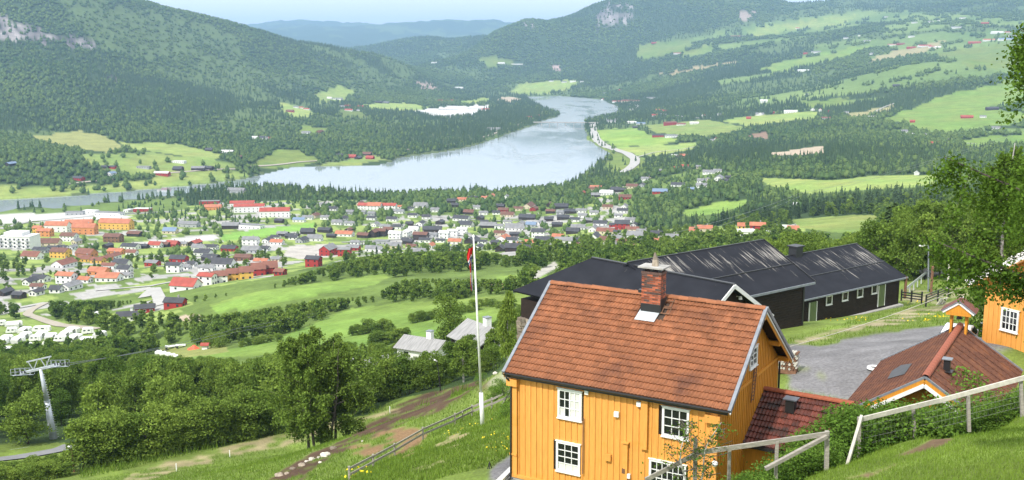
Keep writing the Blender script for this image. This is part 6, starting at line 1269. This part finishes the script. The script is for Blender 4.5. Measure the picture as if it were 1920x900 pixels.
def birch(name, label, base, H_, rad, n, leaf, seed, droop, trunks=1, extra=None, spread=.9, mat_=BIRCHL, bark=None, lowf=.16):
    """trunk(s), limbs and hanging twigs with small leaves strung along them"""
    r = np.random.default_rng(seed); T_ = thing(name, label, 'tree', base); tm = MB(); lm_ = MB(); LP = []; tw = MB()
    for t in range(trunks):
        a0 = 6.28*t/max(trunks, 1)+.5; q0 = spread*.5*(t > 0 or trunks > 1); bx_, by_ = q0*math.cos(a0)*1.6, q0*math.sin(a0); hh = H_*(1-.12*r.random()); lx, ly = r.normal()*.25+bx_*.35, r.normal()*.25+by_*.35
        R0 = H_*.013; prev = Vector((bx_, by_, -.5)); pts = [prev]
        for k in range(1, 9):
            f = k/8; q = Vector((bx_+lx*f*1.6+.12*math.sin(f*7+t), by_+ly*f*1.6, hh*f)); tm.tube(prev, q, R0*(1-.85*(k-1)/8), R0*(1-.85*k/8), 8, cap=(k == 8)); prev = q; pts.append(q)
        nl = int(26/math.sqrt(trunks))+6; f0 = lowf
        for b in range(nl):
            f = f0+(.96-f0)*(b+r.random())/nl; c = pts[min(int(f*8), 7)].lerp(pts[min(int(f*8)+1, 8)], f*8-int(f*8)); a = r.random()*6.283; ln = rad*(math.sin(math.pi*min(1, f*.86+.12))**.7)*(.65+.5*r.random())
            e = c+Vector((math.cos(a)*ln, math.sin(a)*ln, ln*(.55-.35*(1-f)))); lm_.tube(c, e, R0*.32*(1-.6*f), .012, 5, cap=False)
            for s in range(9):
                g = .25+.75*(s+r.random())/9; o = c.lerp(e, g); dl = droop*(.5+.9*r.random())*(.35+g*.65); dx, dy = r.normal()*.35, r.normal()*.35; LP.append((o.x, o.y, o.z, dx, dy, dl)); 
                if s % 3 == 0: tw.tube(o, (o.x+dx*.8, o.y+dy*.8, o.z-dl*.8), .012, .004, 3, cap=False)
    LP = np.array(LP); k = r.integers(0, len(LP), n); u = r.random(n); P_ = LP[k, :3].copy(); P_[:, 0] += LP[k, 3]*u; P_[:, 1] += LP[k, 4]*u; P_[:, 2] -= LP[k, 5]*(u**1.3); P_ += r.normal(size=(n, 3))*.10*np.array([1.3, 1.3, .8])*(rad/2.5)
    V, Q = leaves(P_, leaf, r, .2); tm.build('trunk', bark or WBARK, T_); lm_.build('limbs', BARK, T_); tw.build('twigs', BARK, T_); lc = link('crown', np_mesh('crown', V, Q, mat_), T_); return T_
bb_ = at(604, 832, 96); bb_.z = ground(bb_.x, bb_.y)
BIGB = mat_ = leafmat('big_birch_foliage', (.10, .165, .028), (.165, .24, .042), trans=.34)
birch('birch_tree', 'big spreading birch clump with several trunks on the grass slope', bb_, 11.0, 3.2, 62000, .21, 5, 1.5, 5, spread=1.6, mat_=BIGB, bark=BARK)
keepout.append((bb_.x, bb_.y, 7)); keepout.append((bb_.x-3, bb_.y-4, 6))
q = at(1988, 700, 31); birch('birch_tree', 'birch at the right edge with long hanging branches', (q.x, q.y, 182.0), 23.5, 3.5, 115000, .10, 9, 1.6, 1, lowf=.5)
q = at(1868, 560, 66); birch('birch_tree', 'loose leafy birch standing beyond the yellow house', (q.x, q.y, 181.5), 13.5, 2.7, 32000, .16, 12, 1.8, 1)
q = at(1750, 520, 145)
q = at(1290, 905, 33.5); q.z = ground(q.x, q.y) if ground(q.x, q.y) > q.z-2 else q.z-1
birch('sapling', 'slender leafy sapling in front of the farmhouse wall', (q.x, q.y, at(1290, 905, 33.5).z-.5), 3.1, .85, 1100, .085, 21, .25, 2, spread=.2, mat_=BIRCHL)
HB = 'low bushy tree in the hedge along the grass track'
for i, (px, py) in enumerate([(150+17*k, 884-17*k*.19) for k in range(22)]):
    p = hit(px, py, 90, 135)
    if not p: continue
    R = thing('broadleaf_tree', HB, 'tree', (p.x, p.y+1, p.z-.2), hr.random()*6.28, HB); s_ = hr.uniform(.38, .62); R.scale = (s_*1.3, s_*1.3, s_); link('crown', LOD0[i % 5][0], R); link('trunk', LOD0[i % 5][1], R)
HB = 'bushy tree at the bottom corner in front of the asphalt road'
for i in range(16):
    px = -30+i*11; b = at(px, 922-(i % 3)*8, 116-(i % 3)*3); R = thing('broadleaf_tree', HB, 'tree', (b.x, b.y, ground(b.x, b.y)), hr.random()*6.28, HB); s_ = hr.uniform(.13, .22); R.scale = (s_*2.2, s_*2.2, s_); link('crown', LOD0[i % 5][0], R); link('trunk', LOD0[i % 5][1], R)
for pts_, s0, lb in (([(662, 628), (735, 622)], .42, 'broad dark bush in the clump in the middle of the meadow'), ([(775, 605), (890, 583)], .36, 'bush in the hedge crossing the meadow behind the flagpole'), ([(892, 575), (965, 578)], .32, 'clipped looking bush in the straight hedge near the barn'),
                     ([(700, 648), (760, 640)], .45, 'bush at the lower meadow edge right of the big birch'), ([(455, 650), (520, 640)], .3, 'low bush on the left end of the meadow'), ([(398, 652), (412, 651)], .5, 'round bush beside the pale roofed hut'), ([(820, 562), (870, 560)], .55, 'round bush at the top edge of the meadow')):
    n_ = max(2, int((pts_[1][0]-pts_[0][0])/9))
    for i in range(n_):
        t = i/(n_-1); p = hit(pts_[0][0]*(1-t)+pts_[1][0]*t+hr.uniform(-3, 3), pts_[0][1]*(1-t)+pts_[1][1]*t+hr.uniform(-2, 2), 180)
        if not p: continue
        R = thing('bush', lb, 'bush', (p.x, p.y, p.z-.9*s0), hr.random()*6.28, lb); s_ = s0*hr.uniform(.8, 1.15); R.scale = (s_*1.5, s_*1.5, s_*.95); link('foliage', LOD0[i % 5][0], R); link('stems', LOD0[i % 5][1], R)
CB = 'low leafy tree in front of the hidden cabins behind the soil bank'
for i in range(30):
    px = 655+i*9.6+hr.uniform(-4, 4); d = 128+((i*17) % 34); b = at(px, 700, d); z = ground(b.x, b.y); by_ = float(proj([[b.x, b.y, z]])[1][0]); top = float(np.interp(px, [655, 700, 790, 800, 860, 900, 945], [668, 674, 656, 654, 662, 652, 640]))+hr.uniform(-8, 12)
    h = (by_-top)/F*d
    if h < 1.2: continue
    R = thing('broadleaf_tree', CB, 'tree', (b.x, b.y, z-.2), hr.random()*6.28, CB); s_ = h/9.6; w_ = max(s_, .3)*1.15; R.scale = (w_, w_, s_); link('crown', LOD0[i % 5][0], R); link('trunk', LOD0[i % 5][1], R); keepout.append((b.x, b.y, 2))
# row of dark conifers and birches behind the barns, seen singly
def near_tree(px, py, d, h, lab, grp, sp=False, v=0):
    b = at(px, py, d); z = ground(b.x, b.y); me_c, me_t = (LOD0S[v % 3] if sp else LOD0[v % 5]); R = thing('spruce_tree' if sp else 'broadleaf_tree', lab, 'tree', (b.x, b.y, z), hr.random()*6.28, grp); s_ = h/(11 if sp else 10); R.scale = (s_*hr.uniform(.9, 1.1), s_, s_); link('crown', me_c, R); link('trunk', me_t, R); keepout.append((b.x, b.y, 2.5)); return R
GB_ = 'leafy trees behind the far barn'
for i, (px, d, h, sp) in enumerate(((1618, 150, 8, 0), (1640, 140, 10, 0), (1660, 142, 12, 1), (1680, 138, 11.5, 0), (1700, 134, 10.5, 0), (1715, 148, 13, 0), (1735, 152, 12.5, 0), (1758, 150, 12.5, 0), (1780, 146, 11, 0), (1800, 150, 12, 0), (1825, 142, 11, 0), (1850, 140, 13, 0), (1880, 150, 14, 0), (1915, 150, 14, 0), (1600, 168, 8, 0), (1580, 175, 7.5, 0), (1560, 180, 8, 0), (1670, 158, 13, 1), (1745, 165, 14, 0), (1790, 165, 14, 0), (1835, 162, 14, 0))):
    near_tree(px, 510, d, h*.72, 'dark spruce behind the far barn' if sp else 'leafy tree in the belt behind the far barn and street lamp', 'spruces behind the far barn' if sp else GB_, sp, i)
R = near_tree(952, 690, 86, 7.5, 'dark narrow leafy tree at the stone corner of the near barn', 'tree at the barn corner', False, 2); R.scale[0] *= .5; R.scale[1] *= .5; near_tree(838, 660, 175, 9.5, 'round dark tree beside the dark cabin with white chimney', 'tree at the cabin', False, 1)
for i, px in enumerate(range(1085, 1500, 22)): near_tree(px, 500, 175+((i*37) % 40), 6.5+((i*13) % 4), 'light green tree in the row showing above the black barn roofs', 'trees above the barn roofs', False, i)
# ------------------------------------------------------------------ the rest of the trees
ko = np.array(keepout); grid = {}
for x, y, r_ in keepout:
    for i in range(int((x-r_)//10), int((x+r_)//10)+1):
        for j in range(int((y-r_)//10), int((y+r_)//10)+1): grid.setdefault((i, j), []).append((x, y, r_*r_))
keep_ = np.ones(len(tx), bool); gi_, gj_ = (tx//10).astype(int), (ty//10).astype(int)
for k, (i, j) in enumerate(zip(gi_.tolist(), gj_.tolist())):
    g = grid.get((i, j))
    if g:
        for x, y, r2 in g:
            if (tx[k]-x)**2+(ty[k]-y)**2 < r2: keep_[k] = False; break
tx, ty, tz, kd, tD, tdn = (q[keep_] for q in (tx, ty, tz, kd, tD, tdn))
rt2 = np.random.default_rng(5); N_ = len(tx); isS = (kd+.5*rt2.normal(size=N_)*.35+np.clip((tD-900)/4500, -.2, .14)) > .16
isS &= ~((tdn < .5) & (tD < 1500) & (rt2.random(N_) < .6)); isS &= ~((tD < 500) & (rt2.random(N_) < .75))
tpx, tpy = proj(np.stack([tx, ty, tz], -1))
near_m = np.where((tD < 420))[0]; near_m = near_m[np.argsort(tD[near_m])]
vis = (tpx[near_m] > -60) & (tpx[near_m] < 1980)&(tpy[near_m] < 1050); near_m = near_m[vis]
ind_b = [k for k in near_m if not isS[k]][:300]; ind_s = [k for k in near_m if isS[k]][:120]
cx1 = [0, 100, 200, 300, 480, 520, 640, 700, 800, 860, 940, 1100]; cy1 = [655, 645, 652, 668, 672, 655, 640, 642, 640, 628, 595, 480]
cx2 = [0, 390, 470, 600, 700, 735, 760, 950, 1000]; cy2 = [560, 588, 580, 558, 552, 530, 520, 520, 480]
def cap_h(px, py, d, h):                       # trees of the near belts stay as low as the photograph shows them
    if d < 330 and px < 1000: c = np.interp(px, cx1, cy1)
    elif 330 <= d < 470 and px < 1000: c = np.interp(px, cx2, cy2)
    elif 470 <= d < 660 and px < 970: c = np.interp(px, [300, 370, 480, 520, 570, 640, 700, 780, 900, 960], [562, 552, 543, 528, 510, 488, 476, 470, 468, 478])
    else: return h
    return min(h, (py-c)/F*d)
def zone(px, py, d):
    if d < 190 and px < 560: return 'in the front belt above the grass track'
    if px < 250: return 'around the lift tower'
    if px < 620 and d < 260: return 'in the dense grove behind the front belt'
    if px < 620: return 'in the wood below the meadow'
    if px < 960 and d < 260: return 'around the hidden cabins behind the soil bank'
    if px < 960: return 'in the belts between the meadows'
    return 'in the slope wood beyond the barns'
for sp, lst in ((False, ind_b), (True, ind_s)):
    for c_, k in enumerate(lst):
        zn = zone(tpx[k], tpy[k], tD[k]); me_c, me_t = (LOD0S[c_ % 3] if sp else LOD0[c_ % 5]); hgt = (rt2.uniform(7, 11) if sp else rt2.uniform(5.2, 9.2)); hgt = cap_h(tpx[k], tpy[k], tD[k], hgt)
        if hgt < 2.2: continue
        s_ = hgt/(11 if sp else 10)
        lb = ('dark pointed spruce ' if sp else 'round leafy tree ')+zn
        R = thing('spruce_tree' if sp else 'broadleaf_tree', lb, 'tree', (float(tx[k]), float(ty[k]), float(tz[k])), float(rt2.random()*6.28), lb); wv = rt2.uniform(.9, 1.25); R.scale = (s_*wv, s_*wv*rt2.uniform(.85, 1.1), s_); link('crown', me_c, R); link('trunk', me_t, R)
rest_ = np.ones(N_, bool); rest_[ind_b] = False; rest_[ind_s] = False
tx, ty, tz, tD, isS, tdn = tx[rest_], ty[rest_], tz[rest_], tD[rest_], isS[rest_], tdn[rest_]; N_ = len(tx)
L0 = (tD < 330) & ~isS; L1 = (tD < 850) & ~L0
idx = np.where(L0, 12+rt2.integers(0, 2, N_), np.where(L1, np.where(isS, 4+rt2.integers(0, 2, N_), rt2.integers(0, 4, N_)), np.where(isS, 9+rt2.integers(0, 3, N_), 6+rt2.integers(0, 3, N_))))
tw_ = (tdn < .6) & (tD < 1500)
sh = np.where(tw_, .72, 1)*np.where(isS, rt2.uniform(.6, 1.05, N_), rt2.uniform(.6, 1.1, N_))*np.interp(tD, [100, 350, 800, 2500, 6000, 9000], [.82, .85, 1.0, 1.1, 1.25, 1.6])
wd_ = np.where(isS, np.interp(tD, [500, 1500, 5000, 9000], [1, 1.15, 1.55, 2.2]), np.interp(tD, [400, 1500, 5000, 9000], [1.05, 1.15, 1.6, 2.2]))
qx, qy = proj(np.stack([tx, ty, tz], -1))
for k in np.nonzero(tD < 660)[0]:
    h0 = sh[k]*(12 if isS[k] else 9); sh[k] *= max(.02, cap_h(qx[k], qy[k], tD[k], h0)/h0)
g_ok = sh > .18; tx, ty, tz, tD, sh, wd_, idx, isS = (q[g_ok] for q in (tx, ty, tz, tD, sh, wd_, idx, isS)); N_ = len(tx)
pos = np.stack([tx, ty, tz-.2], -1); scl = np.stack([sh*wd_*rt2.uniform(.85, 1.15, N_), sh*wd_*rt2.uniform(.85, 1.15, N_), sh], -1)
near_r = tD < 1600
scatter_object('valley_woods', 'mixed green woods and garden trees filling the near side of the valley', 'woods', pos[near_r], rt2.random(N_)[near_r]*6.28, scl[near_r], idx[near_r])
scatter_object('mountain_forest', 'dark spruce and birch forest covering the far slopes and mountains', 'forest', pos[~near_r], rt2.random(N_)[~near_r]*6.28, scl[~near_r], idx[~near_r])
# ------------------------------------------------------------------ grass, weeds and flowers on the near ground
def blades(name, label, mtl, N, dmin, dmax, poly, hgt, wid, lean=.35, colm=None, clump=0, excl=None):
    r = np.random.default_rng(zlib.crc32(name.encode())+N); d = np.exp(r.uniform(math.log(dmin), math.log(dmax), N*6)); a = r.uniform(-.6, .62, N*6); X = np.sin(a)*d; Y = np.cos(a)*d
    j = np.interp(np.log(d), LD, np.arange(ND)); i = np.interp(a, AZI, np.arange(NA)); Z = gridz(TZ, j, i); px, py = proj(np.stack([X, Y, Z], -1)); m = np.zeros(len(d), bool)
    for P_ in poly: m |= inpoly(px, py, P_)
    ce = gridz(col[..., 0], j, i); cg_ = gridz(col[..., 1], j, i); m &= (cg_ > ce*1.15)
    if clump: m &= fbm(X, Y, clump, 3, 33) > .05
    lx = (X-H.O.x)*H.e.x+(Y-H.O.y)*H.e.y; ly = (X-H.O.x)*H.n.x+(Y-H.O.y)*H.n.y; m &= ~((lx > 0) & (lx < 9.6) & (ly > .1) & (ly < 8))
    ix = np.nonzero(m)[0][:N]; X, Y, Z = X[ix], Y[ix], Z[ix]; n_ = len(ix); h = hgt*(.5+r.random(n_)); w = wid*(.6+.8*r.random(n_)); th_ = r.random(n_)*6.283; lx, ly = r.normal(size=n_)*lean*h, r.normal(size=n_)*lean*h
    P0 = np.stack([X-np.cos(th_)*w, Y-np.sin(th_)*w, Z-.03], -1); P1 = np.stack([X+np.cos(th_)*w, Y+np.sin(th_)*w, Z-.03], -1); P2 = np.stack([X+lx, Y+ly, Z+h], -1)
    V = np.stack([P0, P1, P2], 1).reshape(-1, 3); o = link(name, np_mesh(name, V, np.arange(n_*3).reshape(-1, 3), mtl)); tag(o, label, None, None, 'stuff'); o['category'] = 'grass'; return o
GRM = leafmat('grass_blades', (.11, .18, .026), (.22, .32, .048), trans=.3, ps=.35); DRYM = leafmat('dry_stems', (.24, .14, .09), (.34, .26, .15), trans=.1, ps=.5)
blades('grass', 'short bright grass on the slope below the wire fence', GRM, 70000, 22, 45, [[(1540, 910), (1600, 885), (1700, 862), (1920, 800), (2000, 780), (2000, 920)], [(1380, 900), (1560, 870), (1720, 825), (1930, 775), (1930, 800), (1700, 865), (1540, 905)]], .11, .009)
blades('hillside_grass', 'rough grass on the bank around the flagpole and rail fence', GRM, 60000, 45, 115, [[(150, 905), (330, 870), (520, 825), (740, 765), (900, 715), (965, 690), (965, 870), (930, 905)]], .20, .02)
blades('track_hedge_grass', 'band of tall bright grass along the track below the front trees', GRM, 30000, 70, 150, [[(150, 898), (150, 880), (330, 842), (430, 826), (520, 806), (520, 818), (430, 838), (330, 858), (240, 880)], [(690, 775), (780, 755), (900, 712), (900, 722), (800, 762), (700, 785)]], .75, .035)
blades('yard_grass', 'weedy grass around the gravel yard and far barn', GRM, 26000, 46, 140, [[(1465, 640), (1640, 590), (1700, 570), (1830, 550), (1830, 600), (1600, 640), (1500, 660), (1470, 735), (1590, 760)], [(1690, 545), (1830, 510), (1840, 560), (1720, 600)]], .2, .02)
blades('dry_stems', 'dry reddish stems standing among the bushes by the annex', DRYM, 1500, 36, 46, [[(1440, 850), (1560, 800), (1800, 720), (1800, 770), (1600, 830), (1440, 870)]], 1.25, .010, .2, clump=2)
def dots(name, label, colr, N, dmin, dmax, poly, r_, up, clump=4):
    r = np.random.default_rng(N); d = np.exp(r.uniform(math.log(dmin), math.log(dmax), N*40)); a = r.uniform(-.5, .6, N*40); X = np.sin(a)*d; Y = np.cos(a)*d; j = np.interp(np.log(d), LD, np.arange(ND)); i = np.interp(a, AZI, np.arange(NA)); Z = gridz(TZ, j, i); px, py = proj(np.stack([X, Y, Z], -1)); m = np.zeros(len(d), bool)
    for P_ in poly: m |= inpoly(px, py, P_)
    m &= fbm(X, Y, clump, 3, 44) > .1; ix = np.nonzero(m)[0][:N]; P_ = np.stack([X, Y, Z+up*r.random(len(X))], -1)[ix]; V, Q = leaves(P_, r_, r, .7, 1.0); o = link(name, np_mesh(name, V, Q, mat('petal_'+name, colr, .8))); tag(o, label, 'flowers', None, 'stuff')
dots('dandelions', 'yellow dandelions in the weeds by the far barn and yard', (.75, .55, .02), 700, 60, 125, [[(1470, 640), (1560, 615), (1640, 590), (1720, 565), (1760, 575), (1800, 590), (1700, 612), (1560, 640)], [(1500, 600), (1660, 575), (1700, 565), (1720, 580), (1600, 610)]], .13, .25)
dots('buttercups', 'yellow flowers scattered on the bank by the farmhouse corner', (.7, .55, .03), 300, 45, 75, [[(780, 850), (900, 780), (960, 780), (960, 860), (850, 900)]], .08, .3)
dots('foreground_flowers', 'yellow flower heads at the lower end of the rail fence', (.75, .6, .02), 60, 55, 72, [[(640, 890), (700, 885), (690, 905), (640, 905)]], .16, .5, 40)
# blossom and lichen along the rake of the right house
rk = np.random.default_rng(3); n_ = 500; t_ = rk.random(n_); A0 = RO_+RE*e1.x+RN*(-.6)+Vector((0, 0, zt(e1.x)+.05)); A1 = RO_+RE*pk+RN*(-.6)+Vector((0, 0, zt(pk)+.05)); P_ = np.array([A0.lerp(A1, float(t)) for t in t_])+rk.normal(size=(n_, 3))*.12
V, Q = leaves(P_, .11, rk); o = link('lichen', np_mesh('lichen', V, Q, mat('lichen', (.7, .68, .66), .9)), RH); o.matrix_parent_inverse = (Matrix.Translation(RO_) @ Matrix.Rotation(yw, 4, 'Z')).inverted()
# ------------------------------------------------------------------ the air
hz_ = MB().box(0, 10800, 395, 36000, 24000, 812).build('haze', None); hz_['kind'] = 'stuff'
hm = bpy.data.materials.new('haze'); hm.use_nodes = True; hn = hm.node_tree.nodes; hn.clear(); ho = hn.new('ShaderNodeOutputMaterial'); pv = hn.new('ShaderNodeVolumePrincipled')
pv.inputs['Color'].default_value = (.42, .68, 1, 1); pv.inputs['Density'].default_value = .00008; pv.inputs['Anisotropy'].default_value = 0.0; hm.node_tree.links.new(pv.outputs[0], ho.inputs['Volume']); hz_.data.materials.append(hm)
print('objects', len(bpy.data.objects), 'trees left', N_)
